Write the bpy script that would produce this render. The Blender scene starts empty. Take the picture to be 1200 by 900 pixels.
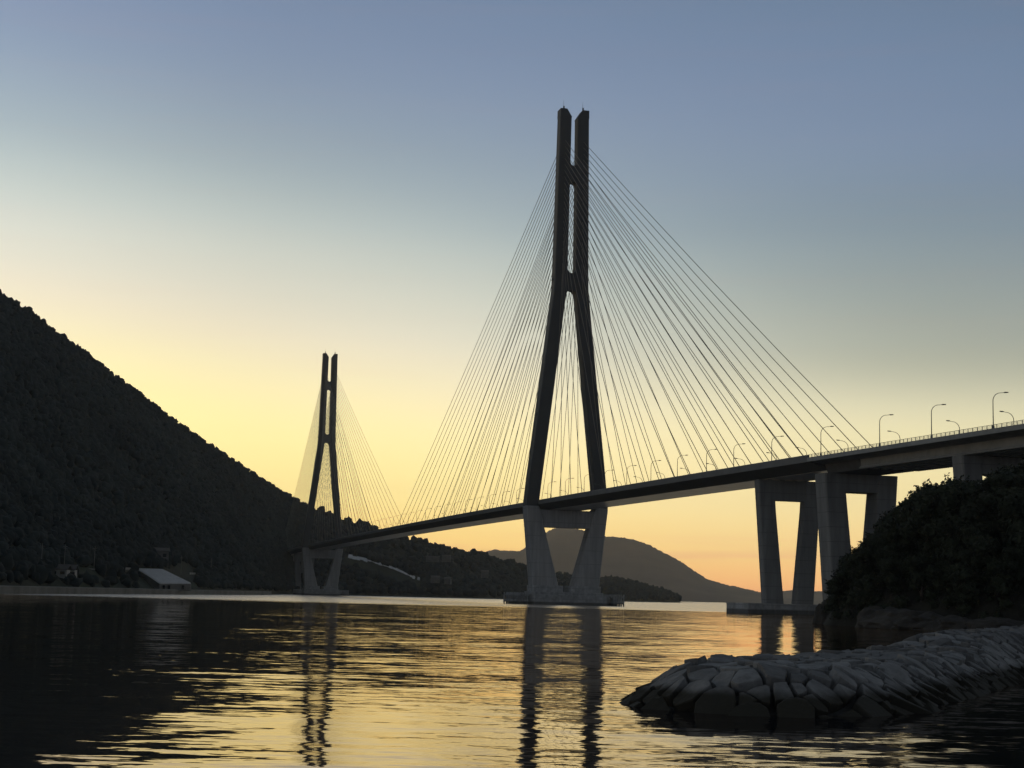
import bpy, bmesh, math, random
import numpy as np
from mathutils import Vector, noise as mnoise
R = math.radians
random.seed(7); rng = np.random.default_rng(7)
scene = bpy.context.scene
col = scene.collection

# ------------------------------------------------------------------ camera
F_PX, PITCH, ROLL, EYE = 1881.42, R(7.538), R(1.436), 3.144
cam = bpy.data.cameras.new('camera'); cam_o = bpy.data.objects.new('camera', cam); col.objects.link(cam_o)
cam.sensor_width = 36.0; cam.lens = 36.0 * F_PX / 1200.0
cam.clip_start = 0.1; cam.clip_end = 60000
fw = Vector((0, math.cos(PITCH), math.sin(PITCH))); up0 = Vector((0, -math.sin(PITCH), math.cos(PITCH))); r0 = Vector((1, 0, 0))
rr = r0 * math.cos(ROLL) + up0 * math.sin(ROLL); uu = -r0 * math.sin(ROLL) + up0 * math.cos(ROLL)
from mathutils import Matrix
cam_o.matrix_world = Matrix(((rr.x, uu.x, -fw.x, 0), (rr.y, uu.y, -fw.y, 0), (rr.z, uu.z, -fw.z, EYE), (0, 0, 0, 1)))
scene.camera = cam_o
scene.view_settings.view_transform = 'Standard'; scene.view_settings.look = 'None'
scene.view_settings.exposure = 0.0; scene.view_settings.gamma = 1.0

# ------------------------------------------------------------------ sky
def lin(c):
    out = []
    for v in c:
        v = v / 255.0
        out.append(v / 12.92 if v <= 0.04045 else ((v + 0.055) / 1.055) ** 2.4)
    return tuple(out) + (1.0,)

SUN_AZ, SUN_EL = -25.0, 1.0
world = bpy.data.worlds.new('World'); scene.world = world; world.use_nodes = True
nt = world.node_tree; N = nt.nodes; LK = nt.links
for n in list(N): N.remove(n)
def wm(op, a, b=None, c=None):
    n = N.new('ShaderNodeMath'); n.operation = op
    for i, v in enumerate((a, b, c)):
        if v is None: continue
        if isinstance(v, (int, float)): n.inputs[i].default_value = v
        else: LK.new(v, n.inputs[i])
    return n.outputs[0]
tc = N.new('ShaderNodeTexCoord'); sep = N.new('ShaderNodeSeparateXYZ'); LK.new(tc.outputs['Generated'], sep.inputs[0])
X, Y, Z = sep.outputs
el = wm('MULTIPLY', wm('ARCSINE', wm('MINIMUM', wm('MAXIMUM', Z, -1.0), 1.0)), 180 / math.pi)
el = wm('ABSOLUTE', el)
hl = wm('MAXIMUM', wm('SQRT', wm('ADD', wm('MULTIPLY', X, X), wm('MULTIPLY', Y, Y))), 1e-4)
cosd = wm('DIVIDE', wm('ADD', wm('MULTIPLY', X, math.sin(R(SUN_AZ))), wm('MULTIPLY', Y, math.cos(R(SUN_AZ)))), hl)
dlt = wm('MULTIPLY', wm('ARCCOSINE', wm('MINIMUM', wm('MAXIMUM', cosd, -1.0), 1.0)), 180 / math.pi)
kd = wm('ADD', wm('MULTIPLY', wm('MINIMUM', dlt, 45.0), 0.30), wm('MULTIPLY', wm('MAXIMUM', wm('SUBTRACT', dlt, 45.0), 0.0), 0.18))
rad = wm('SQRT', wm('ADD', wm('MULTIPLY', el, el), wm('MULTIPLY', kd, kd)))
def ramp(fac, stops):
    n = N.new('ShaderNodeValToRGB'); cr = n.color_ramp; cr.interpolation = 'B_SPLINE'
    while len(cr.elements) < len(stops): cr.elements.new(0.5)
    for e, (p_, c_) in zip(cr.elements, stops):
        e.position = p_; e.color = lin(c_)
    LK.new(fac, n.inputs[0]); return n.outputs[0]
main = ramp(wm('DIVIDE', rad, 90.0), [(p_ / 90.0, c_) for p_, c_ in (
    (0, (255, 226, 140)), (5, (254, 236, 148)), (7.1, (253, 240, 160)), (8.2, (253, 240, 180)), (9.8, (244, 231, 204)), (11.4, (228, 226, 211)),
    (13.5, (198, 208, 202)), (15.7, (158, 175, 183)), (18.5, (131, 149, 174)), (21.0, (120, 139, 168)), (24, (104, 127, 155)),
    (30, (96, 109, 128)), (38, (78, 83, 88)), (65, (70, 76, 81)), (90, (68, 75, 82)))])
tint = ramp(wm('DIVIDE', el, 30.0), [(p_ / 30.0, c_) for p_, c_ in (
    (0, (240, 158, 100)), (0.9, (250, 184, 102)), (1.8, (252, 201, 106)), (3.2, (255, 226, 136)), (6, (255, 238, 168)), (9, (240, 228, 184)), (13, (215, 215, 190)))])
al = N.new('ShaderNodeValToRGB'); cr = al.color_ramp
st = ((0, 1.0), (1.0, .92), (1.8, .86), (3.2, .8), (6, .66), (9, .25), (13, 0))
while len(cr.elements) < len(st): cr.elements.new(.5)
for e, (p_, v_) in zip(cr.elements, st): e.position = p_ / 30.0; e.color = (v_, v_, v_, 1)
LK.new(wm('DIVIDE', el, 30.0), al.inputs[0])
fall = N.new('ShaderNodeMapRange'); fall.interpolation_type = 'SMOOTHSTEP'
LK.new(dlt, fall.inputs[0]); fall.inputs[1].default_value = 55; fall.inputs[2].default_value = 150; fall.inputs[3].default_value = 1; fall.inputs[4].default_value = 0
mx = N.new('ShaderNodeMix'); mx.data_type = 'RGBA'
LK.new(wm('MULTIPLY', al.outputs[0], fall.outputs[0]), mx.inputs[0]); LK.new(main, mx.inputs[6]); LK.new(tint, mx.inputs[7])
# greyer green band above the glow, away from the sun
gb = N.new('ShaderNodeValToRGB'); cr = gb.color_ramp; cr.interpolation = 'EASE'
st = ((0, 0), (6, .15), (9, .6), (13, .55), (17, .15), (21, 0))
while len(cr.elements) < len(st): cr.elements.new(.5)
for e, (p_, v_) in zip(cr.elements, st): e.position = p_ / 30.0; e.color = (v_, v_, v_, 1)
LK.new(wm('DIVIDE', el, 30.0), gb.inputs[0])
gs = N.new('ShaderNodeMapRange'); gs.interpolation_type = 'SMOOTHSTEP'; LK.new(dlt, gs.inputs[0]); gs.inputs[1].default_value = 22; gs.inputs[2].default_value = 42
gm = N.new('ShaderNodeMix'); gm.data_type = 'RGBA'; LK.new(wm('MULTIPLY', wm('MULTIPLY', gb.outputs[0], gs.outputs[0]), fall.outputs[0]), gm.inputs[0]); LK.new(mx.outputs[2], gm.inputs[6])
LK.new(ramp(wm('DIVIDE', el, 30.0), [(p_ / 30.0, c_) for p_, c_ in ((0, (200, 190, 150)), (7, (140, 138, 108)), (9, (150, 154, 136)), (12, (130, 146, 145)), (15, (106, 130, 144)), (21, (98, 122, 150)))]), gm.inputs[7])
mx = gm
# faint thin streaks of cloud low over the horizon
cmap = N.new('ShaderNodeMapping'); cmap.inputs['Scale'].default_value = (5, 5, 120); LK.new(tc.outputs['Generated'], cmap.inputs[0])
cn = N.new('ShaderNodeTexNoise'); cn.inputs['Scale'].default_value = 1.0; cn.inputs['Detail'].default_value = 4; LK.new(cmap.outputs[0], cn.inputs[0])
cf = N.new('ShaderNodeMapRange'); cf.interpolation_type = 'SMOOTHSTEP'; LK.new(cn.outputs[0], cf.inputs[0]); cf.inputs[1].default_value = .5; cf.inputs[2].default_value = .75
lowb = N.new('ShaderNodeMapRange'); lowb.interpolation_type = 'SMOOTHSTEP'; LK.new(el, lowb.inputs[0]); lowb.inputs[1].default_value = 0.8; lowb.inputs[2].default_value = 3.0; lowb.inputs[3].default_value = .42; lowb.inputs[4].default_value = .02
mc = N.new('ShaderNodeMix'); mc.data_type = 'RGBA'; LK.new(wm('MULTIPLY', cf.outputs[0], lowb.outputs[0]), mc.inputs[0]); LK.new(mx.outputs[2], mc.inputs[6]); mc.inputs[7].default_value = lin((205, 140, 118))
sky = N.new('ShaderNodeTexSky'); sky.sky_type = 'NISHITA'; sky.sun_disc = False
sky.sun_elevation = R(SUN_EL); sky.sun_rotation = R(SUN_AZ); sky.air_density = 1.0; sky.dust_density = 2.0; sky.ozone_density = 2.0
gain = N.new('ShaderNodeMapRange'); gain.interpolation_type = 'SMOOTHSTEP'; LK.new(el, gain.inputs[0]); gain.inputs[1].default_value = 2.5; gain.inputs[2].default_value = 11.5; gain.inputs[3].default_value = 1.52; gain.inputs[4].default_value = 1.04
bg1 = N.new('ShaderNodeBackground'); LK.new(mc.outputs[2], bg1.inputs[0]); g2 = N.new('ShaderNodeMapRange'); g2.interpolation_type = 'SMOOTHSTEP'; LK.new(dlt, g2.inputs[0]); g2.inputs[1].default_value = 4; g2.inputs[2].default_value = 17; g2.inputs[3].default_value = 1.14; g2.inputs[4].default_value = 1.0
vm = N.new('ShaderNodeMapping'); vm.inputs['Scale'].default_value = (2.2, 2.2, 14); LK.new(tc.outputs['Generated'], vm.inputs[0])
vn = N.new('ShaderNodeTexNoise'); vn.inputs['Scale'].default_value = 1.0; vn.inputs['Detail'].default_value = 5; LK.new(vm.outputs[0], vn.inputs[0])
veil = wm('MULTIPLY_ADD', vn.outputs[0], .10, .95)                 # very thin high haze
LK.new(wm('MULTIPLY', wm('MULTIPLY', gain.outputs[0], g2.outputs[0]), veil), bg1.inputs[1])
bg2 = N.new('ShaderNodeBackground'); LK.new(sky.outputs[0], bg2.inputs[0]); bg2.inputs[1].default_value = 0.004
ads = N.new('ShaderNodeAddShader'); LK.new(bg1.outputs[0], ads.inputs[0]); LK.new(bg2.outputs[0], ads.inputs[1])
wo = N.new('ShaderNodeOutputWorld'); LK.new(ads.outputs[0], wo.inputs[0])

sun = bpy.data.lights.new('sun', 'SUN'); sun.energy = 0.12; sun.angle = R(2); sun.color = (1.0, 0.62, 0.32)
sun_o = bpy.data.objects.new('sun', sun); col.objects.link(sun_o)
sd = Vector((math.sin(R(SUN_AZ)) * math.cos(R(SUN_EL)), math.cos(R(SUN_AZ)) * math.cos(R(SUN_EL)), math.sin(R(SUN_EL))))
sun_o.rotation_euler = sd.to_track_quat('Z', 'Y').to_euler()

# ------------------------------------------------------------------ helpers
def horizon_dir(px, py):
    d = fw * F_PX + rr * (px - 600.0) - uu * (py - 450.0)
    return d
def at_dist(px, py, dist):
    """world point on the sight line of a photo pixel at a horizontal distance"""
    d = horizon_dir(px, py); k = dist / math.hypot(d.x, d.y)
    return Vector((0, 0, EYE)) + d * k

def to_px(p_):
    d = Vector(p_) - Vector((0, 0, EYE)); k = d.dot(fw); return 600 + F_PX * d.dot(rr) / k, 450 - F_PX * d.dot(uu) / k, k


def link(name, me, mat=None, parent=None, **props):
    o = bpy.data.objects.new(name, me); col.objects.link(o)
    if mat is not None and me is not None and not me.materials: me.materials.append(mat)
    if parent is not None: o.parent = parent
    for k, v in props.items(): o[k] = v
    return o
def mesh(name, verts, faces, smooth=False):
    me = bpy.data.meshes.new(name); me.from_pydata([tuple(v) for v in verts], [], faces); me.update()
    if smooth: me.polygons.foreach_set('use_smooth', [True] * len(me.polygons))
    return me
def bulk(name, V, T, smooth=True):
    """fast triangle mesh from numpy arrays"""
    me = bpy.data.meshes.new(name); V = np.asarray(V, np.float32); T = np.asarray(T, np.int32)
    me.vertices.add(len(V)); me.vertices.foreach_set('co', V.ravel())
    me.loops.add(T.size); me.loops.foreach_set('vertex_index', T.ravel())
    me.polygons.add(len(T)); me.polygons.foreach_set('loop_start', np.arange(0, T.size, T.shape[1], dtype=np.int32))
    me.polygons.foreach_set('use_smooth', np.full(len(T), smooth)); me.update(calc_edges=True); me.validate()
    return me
def empty(name, loc=(0, 0, 0), rz=0.0, parent=None, **props):
    o = bpy.data.objects.new(name, None); o.empty_display_size = 1; col.objects.link(o)
    o.location = loc; o.rotation_euler = (0, 0, rz)
    if parent is not None: o.parent = parent
    for k, v in props.items(): o[k] = v
    return o
class MB:
    def __init__(s): s.v = []; s.f = []
    def add(s, vs, fs):
        b = len(s.v); s.v += [tuple(v) for v in vs]; s.f += [tuple(i + b for i in f) for f in fs]
    def box(s, x0, x1, y0, y1, z0, z1):
        s.add([(x0, y0, z0), (x1, y0, z0), (x1, y1, z0), (x0, y1, z0), (x0, y0, z1), (x1, y0, z1), (x1, y1, z1), (x0, y1, z1)],
              [(3, 2, 1, 0), (4, 5, 6, 7), (0, 1, 5, 4), (1, 2, 6, 5), (2, 3, 7, 6), (3, 0, 4, 7)])
    def loft(s, rings, cap=True, close=True):
        n = len(rings[0]); b = len(s.v)
        for r_ in rings: s.v += [tuple(v) for v in r_]
        for i in range(len(rings) - 1):
            for j in range(n if close else n - 1):
                k = (j + 1) % n
                s.f.append((b + i * n + j, b + i * n + k, b + (i + 1) * n + k, b + (i + 1) * n + j))
        if cap:
            s.f.append(tuple(b + j for j in reversed(range(n)))); s.f.append(tuple(b + (len(rings) - 1) * n + j for j in range(n)))
    def tube(s, pts, rads, n=6):
        rings = []
        for i, p_ in enumerate(pts):
            p_ = Vector(p_); a = Vector(pts[max(i - 1, 0)]); c = Vector(pts[min(i + 1, len(pts) - 1)]); d = (c - a).normalized()
            u = d.orthogonal().normalized() if abs(d.z) > .999 else d.cross(Vector((0, 0, 1))).normalized()
            w = d.cross(u)
            r_ = rads[i] if hasattr(rads, '__len__') else rads
            rings.append([p_ + (u * math.cos(2 * math.pi * j / n) + w * math.sin(2 * math.pi * j / n)) * r_ for j in range(n)])
        s.loft(rings)
    def make(s, name, smooth=False):
        me = mesh(name, s.v, s.f, smooth)
        bm = bmesh.new(); bm.from_mesh(me); bmesh.ops.recalc_face_normals(bm, faces=bm.faces); bm.to_mesh(me); bm.free()
        return me
    def build(s, name, mat, parent=None, smooth=False, **props):
        return link(name, s.make(name, smooth), mat, parent, **props)

def fbm(x, y, sc, oct_=4, seed=0.0):
    return mnoise.fractal(Vector((x / sc + seed, y / sc - seed, seed * .37)), 1.0, 2.0, oct_)

# ------------------------------------------------------------------ materials
def material(name, base, rough=.8, var=.25, scale=.5, dark=None, spec=.3, bump=0.0, bscale=None, coords='Object', stretch=(1, 1, 1)):
    m = bpy.data.materials.new(name); m.use_nodes = True; t = m.node_tree; P = t.nodes['Principled BSDF']
    P.inputs['Roughness'].default_value = rough; P.inputs['Specular IOR Level'].default_value = spec
    c = t.nodes.new('ShaderNodeTexCoord'); mp = t.nodes.new('ShaderNodeMapping'); t.links.new(c.outputs[coords], mp.inputs[0]); mp.inputs['Scale'].default_value = stretch
    n = t.nodes.new('ShaderNodeTexNoise'); n.inputs['Scale'].default_value = scale; n.inputs['Detail'].default_value = 6; n.inputs['Roughness'].default_value = .62; t.links.new(mp.outputs[0], n.inputs[0])
    r_ = t.nodes.new('ShaderNodeValToRGB'); t.links.new(n.outputs[0], r_.inputs[0])
    b = Vector(base); d = Vector(dark) if dark else b * (1 - var)
    r_.color_ramp.elements[0].position = .32; r_.color_ramp.elements[0].color = (*d, 1)
    r_.color_ramp.elements[1].position = .68; r_.color_ramp.elements[1].color = (*(b * (1 + var * .5)), 1)
    t.links.new(r_.outputs[0], P.inputs['Base Color'])
    if bump:
        n2 = t.nodes.new('ShaderNodeTexNoise'); n2.inputs['Scale'].default_value = bscale or scale * 6; n2.inputs['Detail'].default_value = 5; t.links.new(c.outputs[coords], n2.inputs[0])
        bp = t.nodes.new('ShaderNodeBump'); bp.inputs['Strength'].default_value = bump; bp.inputs['Distance'].default_value = .1; t.links.new(n2.outputs[0], bp.inputs['Height']); t.links.new(bp.outputs[0], P.inputs['Normal'])
    return m
M = {}
M['steel'] = material('tower_steel_shaded', (.085, .088, .09), .65, .12, .08)  # upper tower steel, its backlit darkness put into the colour
M['steel_lit'] = material('tower_steel_lit', (.54, .53, .51), .85, .22, .15, bump=.2, stretch=(1, 1, .3))  # same steel paled below the deck, brighter light put into the colour
M['pier'] = material('pier_concrete', (.31, .31, .30), .85, .25, .2, bump=.2, stretch=(1, 1, .25))
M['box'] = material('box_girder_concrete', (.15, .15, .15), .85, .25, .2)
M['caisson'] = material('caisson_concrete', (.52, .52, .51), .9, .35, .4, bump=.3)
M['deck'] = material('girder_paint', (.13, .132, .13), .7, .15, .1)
M['soffit'] = material('girder_soffit_lit', (.60, .57, .53), .30, .15, .1, spec=.6)  # underside paled: light bounced off the water is put into its colour
M['parapet'] = material('steel_parapet', (.21, .212, .21), .6, .15, .2)
M['edge'] = material('edge_beam_concrete', (.42, .42, .40), .85, .2, .3)
M['asphalt'] = material('asphalt', (.05, .05, .052), .9, .2, 1.0)
M['cable'] = material('cable_sheath', (.27, .235, .20), .5, .1, 1)
M['rail'] = material('galvanised_rail', (.36, .37, .37), .5, .15, 1)
M['lamp'] = material('lamp_paint', (.16, .16, .16), .5, .15, 1)
M['forest'] = material('forest_foliage', (.030, .043, .043), .95, .4, .02, dark=(.015, .024, .027))
M['soil'] = material('forest_floor', (.042, .048, .032), .95, .4, .02)
M['field'] = material('terraced_field', (.040, .056, .034), .95, .5, .05)
M['leaf'] = material('broadleaf_foliage', (.040, .050, .028), .75, .5, .35, dark=(.018, .024, .014))
M['bark'] = material('bark', (.10, .085, .07), .95, .4, 2)
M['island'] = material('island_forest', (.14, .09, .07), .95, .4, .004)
M['white'] = material('white_sheeting', (.82, .82, .82), .6, .12, .3)
M['dim_wall'] = material('dim_wall', (.17, .165, .16), .85, .2, .3)
M['wall'] = material('pale_wall', (.45, .44, .41), .8, .15, .3)
M['roof'] = material('tile_roof', (.14, .135, .13), .8, .2, .8)
M['glass'] = material('window_glass', (.03, .035, .04), .15, .1, 1, spec=.5)
M['sea_wall'] = material('sea_wall_concrete', (.24, .24, .22), .9, .3, .1)
M['rock'] = material('shore_rock', (.075, .070, .063), .9, .5, .3, bump=.6, bscale=1.2)

def add_joints(m, step, depth=.38):
    t = m.node_tree; P = t.nodes['Principled BSDF']; src = P.inputs['Base Color'].links[0].from_socket
    c = t.nodes.new('ShaderNodeTexCoord'); sp = t.nodes.new('ShaderNodeSeparateXYZ'); t.links.new(c.outputs['Object'], sp.inputs[0])
    d = t.nodes.new('ShaderNodeMath'); d.operation = 'DIVIDE'; t.links.new(sp.outputs[2], d.inputs[0]); d.inputs[1].default_value = step
    f = t.nodes.new('ShaderNodeMath'); f.operation = 'FRACT'; t.links.new(d.outputs[0], f.inputs[0])
    l = t.nodes.new('ShaderNodeMath'); l.operation = 'LESS_THAN'; t.links.new(f.outputs[0], l.inputs[0]); l.inputs[1].default_value = .22 / step
    mp = t.nodes.new('ShaderNodeMapping'); mp.inputs['Scale'].default_value = (.9, .9, .05); t.links.new(c.outputs['Object'], mp.inputs[0])
    n = t.nodes.new('ShaderNodeTexNoise'); n.inputs['Scale'].default_value = 1.0; n.inputs['Detail'].default_value = 5; t.links.new(mp.outputs[0], n.inputs[0])
    r = t.nodes.new('ShaderNodeMapRange'); t.links.new(n.outputs[0], r.inputs[0]); r.inputs[1].default_value = .4; r.inputs[2].default_value = .65; r.inputs[3].default_value = 0; r.inputs[4].default_value = .24
    mxv = t.nodes.new('ShaderNodeMath'); mxv.operation = 'MAXIMUM'; t.links.new(r.outputs[0], mxv.inputs[0]); ml = t.nodes.new('ShaderNodeMath'); ml.operation = 'MULTIPLY'; t.links.new(l.outputs[0], ml.inputs[0]); ml.inputs[1].default_value = depth; t.links.new(ml.outputs[0], mxv.inputs[1])
    # tide stain near the water
    g = t.nodes.new('ShaderNodeNewGeometry'); s2 = t.nodes.new('ShaderNodeSeparateXYZ'); t.links.new(g.outputs['Position'], s2.inputs[0])
    w = t.nodes.new('ShaderNodeMapRange'); t.links.new(s2.outputs[2], w.inputs[0]); w.inputs[1].default_value = 1.0; w.inputs[2].default_value = 1.5; w.inputs[3].default_value = .75; w.inputs[4].default_value = 0
    m2 = t.nodes.new('ShaderNodeMath'); m2.operation = 'MAXIMUM'; t.links.new(mxv.outputs[0], m2.inputs[0]); t.links.new(w.outputs[0], m2.inputs[1])
    mx = t.nodes.new('ShaderNodeMix'); mx.data_type = 'RGBA'; t.links.new(m2.outputs[0], mx.inputs[0]); t.links.new(src, mx.inputs[6]); mx.inputs[7].default_value = (.08, .078, .07, 1); t.links.new(mx.outputs[2], P.inputs['Base Color'])
add_joints(M['steel_lit'], 6.0); add_joints(M['pier'], 4.0); add_joints(M['caisson'], 2.4, .3)
def stone_material():
    m = bpy.data.materials.new('breakwater_stone'); m.use_nodes = True; t = m.node_tree; P = t.nodes['Principled BSDF']
    P.inputs['Roughness'].default_value = .85; P.inputs['Specular IOR Level'].default_value = .3
    g = t.nodes.new('ShaderNodeNewGeometry'); oi = t.nodes.new('ShaderNodeObjectInfo')
    n = t.nodes.new('ShaderNodeTexNoise'); n.inputs['Scale'].default_value = 2.2; n.inputs['Detail'].default_value = 8; n.inputs['Roughness'].default_value = .7; t.links.new(g.outputs['Position'], n.inputs[0])
    r_ = t.nodes.new('ShaderNodeValToRGB'); t.links.new(n.outputs[0], r_.inputs[0])
    r_.color_ramp.elements[0].position = .3; r_.color_ramp.elements[0].color = (.17, .17, .17, 1)
    r_.color_ramp.elements[1].position = .72; r_.color_ramp.elements[1].color = (.33, .33, .325, 1)
    hv = t.nodes.new('ShaderNodeHueSaturation'); t.links.new(r_.outputs[0], hv.inputs['Color'])
    mr = t.nodes.new('ShaderNodeMapRange'); t.links.new(oi.outputs['Random'], mr.inputs[0]); mr.inputs[3].default_value = .7; mr.inputs[4].default_value = 1.2; t.links.new(mr.outputs[0], hv.inputs['Value'])
    # weed and wet band up to the high-water line
    sp = t.nodes.new('ShaderNodeSeparateXYZ'); t.links.new(g.outputs['Position'], sp.inputs[0])
    n2 = t.nodes.new('ShaderNodeTexNoise'); n2.inputs['Scale'].default_value = .9; n2.inputs['Detail'].default_value = 4; t.links.new(g.outputs['Position'], n2.inputs[0])
    ad = t.nodes.new('ShaderNodeMath'); ad.operation = 'MULTIPLY_ADD'; t.links.new(n2.outputs[0], ad.inputs[0]); ad.inputs[1].default_value = -.5; t.links.new(sp.outputs[2], ad.inputs[2])
    wb = t.nodes.new('ShaderNodeMapRange'); wb.interpolation_type = 'SMOOTHSTEP'; t.links.new(ad.outputs[0], wb.inputs[0]); wb.inputs[1].default_value = .18; wb.inputs[2].default_value = .5; wb.inputs[3].default_value = 1; wb.inputs[4].default_value = 0
    mx = t.nodes.new('ShaderNodeMix'); mx.data_type = 'RGBA'; t.links.new(wb.outputs[0], mx.inputs[0]); t.links.new(hv.outputs[0], mx.inputs[6]); mx.inputs[7].default_value = (.045, .042, .032, 1)
    t.links.new(mx.outputs[2], P.inputs['Base Color'])
    n3 = t.nodes.new('ShaderNodeTexNoise'); n3.inputs['Scale'].default_value = 7; n3.inputs['Detail'].default_value = 8; t.links.new(g.outputs['Position'], n3.inputs[0])
    bp = t.nodes.new('ShaderNodeBump'); bp.inputs['Strength'].default_value = .55; bp.inputs['Distance'].default_value = .06; t.links.new(n3.outputs[0], bp.inputs['Height']); t.links.new(bp.outputs[0], P.inputs['Normal'])
    return m
M['stone'] = stone_material()

def water_material():
    m = bpy.data.materials.new('sea_water'); m.use_nodes = True; t = m.node_tree; P = t.nodes['Principled BSDF']
    def mth(op, a, b=None, c=None, clamp=False):
        n = t.nodes.new('ShaderNodeMath'); n.operation = op; n.use_clamp = clamp
        for i, v in enumerate((a, b, c)):
            if v is None: continue
            if isinstance(v, (int, float)): n.inputs[i].default_value = v
            else: t.links.new(v, n.inputs[i])
        return n.outputs[0]
    g = t.nodes.new('ShaderNodeNewGeometry'); pos = g.outputs['Position']
    sp = t.nodes.new('ShaderNodeSeparateXYZ'); t.links.new(pos, sp.inputs[0])
    def slopes(sx, sy, rot, detail, off, dist=0.0):
        mp = t.nodes.new('ShaderNodeMapping'); mp.vector_type = 'POINT'; mp.inputs['Rotation'].default_value = (0, 0, rot); mp.inputs['Scale'].default_value = (1 / sx, 1 / sy, 1); mp.inputs['Location'].default_value = (off, off * .7, off * 1.3)
        t.links.new(pos, mp.inputs[0])
        n = t.nodes.new('ShaderNodeTexNoise'); n.inputs['Scale'].default_value = 1; n.inputs['Detail'].default_value = detail; n.inputs['Roughness'].default_value = .5; n.inputs['Distortion'].default_value = dist
        t.links.new(mp.outputs[0], n.inputs[0])
        s2 = t.nodes.new('ShaderNodeSeparateColor'); t.links.new(n.outputs['Color'], s2.inputs[0])
        return mth('SUBTRACT', s2.outputs[0], .5), mth('SUBTRACT', s2.outputs[1], .5)
    # patches of calm and of light ripple
    def patch(sx, sy, lo, hi, off):
        mp = t.nodes.new('ShaderNodeMapping'); mp.inputs['Scale'].default_value = (1 / sx, 1 / sy, 1); mp.inputs['Location'].default_value = (off, off, 0); t.links.new(pos, mp.inputs[0])
        n = t.nodes.new('ShaderNodeTexNoise'); n.inputs['Scale'].default_value = 1; n.inputs['Detail'].default_value = 3; t.links.new(mp.outputs[0], n.inputs[0])
        r_ = t.nodes.new('ShaderNodeMapRange'); r_.interpolation_type = 'SMOOTHSTEP'; t.links.new(n.outputs[0], r_.inputs[0]); r_.inputs[1].default_value = lo; r_.inputs[2].default_value = hi
        return r_.outputs[0]
    ax, ay = slopes(9, 2.6, .05, 2, 3.1, .3)     # slow swell
    bx, by = slopes(2.4, .75, -.08, 2, 11.7, .3)   # small waves
    cx, cy = slopes(.55, .22, .12, 2, 23.3)       # ripples
    dx_, dy_ = slopes(15, 8, .1, 2, 31.9, .2)
    ex_, ey_ = slopes(48, 27, -.06, 2, 47.1, .2)
    pr = patch(60, 22, .42, .62, 5.0)
    A, B, CC = WA, WB, WC
    amp_b = mth('MULTIPLY_ADD', pr, B * .5, B * .6); amp_c = mth('MULTIPLY_ADD', pr, CC * .6, CC * .5)
    lo_y = mth('ADD', mth('MULTIPLY', dy_, WD), mth('MULTIPLY', ey_, WE))
    lo_x = mth('MULTIPLY', mth('ADD', mth('MULTIPLY', dx_, WD), mth('MULTIPLY', ex_, WE)), .4)
    sy_ = mth('ADD', mth('ADD', mth('MULTIPLY_ADD', ay, A, lo_y), mth('MULTIPLY', by, amp_b)), mth('MULTIPLY', cy, amp_c))
    sx_ = mth('ADD', mth('ADD', mth('MULTIPLY_ADD', ax, A * .5, lo_x), mth('MULTIPLY', bx, mth('MULTIPLY', amp_b, .55))), mth('MULTIPLY', cx, mth('MULTIPLY', amp_c, .5)))
    # breeze on the open strait: rougher water beyond ~470 m
    bn = patch(160, 30, .2, .8, 40.0)
    edge = mth('MULTIPLY_ADD', bn, 60, 430)
    bz = t.nodes.new('ShaderNodeMapRange'); bz.interpolation_type = 'SMOOTHSTEP'; t.links.new(mth('SUBTRACT', sp.outputs[1], edge), bz.inputs[0]); bz.inputs[1].default_value = 0; bz.inputs[2].default_value = 60
    rough = mth('MULTIPLY_ADD', bz.outputs[0], .215, .03)
    cb = t.nodes.new('ShaderNodeCombineXYZ'); t.links.new(mth('MULTIPLY', sx_, -1), cb.inputs[0]); t.links.new(mth('MULTIPLY', sy_, -1), cb.inputs[1]); cb.inputs[2].default_value = 1
    nm = t.nodes.new('ShaderNodeVectorMath'); nm.operation = 'NORMALIZE'; t.links.new(cb.outputs[0], nm.inputs[0]); N_ = nm.outputs[0]
    t.nodes.remove(P); out = [n for n in t.nodes if n.type == 'OUTPUT_MATERIAL'][0]
    gl = t.nodes.new('ShaderNodeBsdfGlossy'); gl.inputs['Color'].default_value = (1.0, .885, .775, 1); t.links.new(rough, gl.inputs['Roughness']); t.links.new(N_, gl.inputs['Normal'])  # warm sunset glow put into the tint of the reflections
    df = t.nodes.new('ShaderNodeBsdfDiffuse'); df.inputs['Color'].default_value = (.009, .017, .027, 1)
    fr = t.nodes.new('ShaderNodeFresnel'); fr.inputs["IOR"].default_value = 1.64; t.links.new(N_, fr.inputs['Normal'])
    ms = t.nodes.new('ShaderNodeMixShader'); t.links.new(fr.outputs[0], ms.inputs[0]); t.links.new(df.outputs[0], ms.inputs[1]); t.links.new(gl.outputs[0], ms.inputs[2]); t.links.new(ms.outputs[0], out.inputs['Surface'])
    return m
WA, WB, WC, WD, WE = .052, .12, .09, .032, .017
M['water'] = water_material()

# ------------------------------------------------------------------ setting: water
def grid_sheet(xs, ys, z):
    V = [(x, y, z) for y in ys for x in xs]; n = len(xs)
    return V, [(j * n + i, j * n + i + 1, (j + 1) * n + i + 1, (j + 1) * n + i) for j in range(len(ys) - 1) for i in range(n - 1)]
v, f = grid_sheet(np.linspace(-11000, 11000, 12), np.linspace(-3000, 11000, 10), 0.0)
link('water', mesh('water', v, f), M['water'], kind='structure')
v, f = grid_sheet(np.linspace(-11000, 11000, 4), np.linspace(-3000, 11000, 4), -6.0)
link('sea_bed', mesh('sea_bed', v, f), M['soil'], kind='structure')

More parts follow.
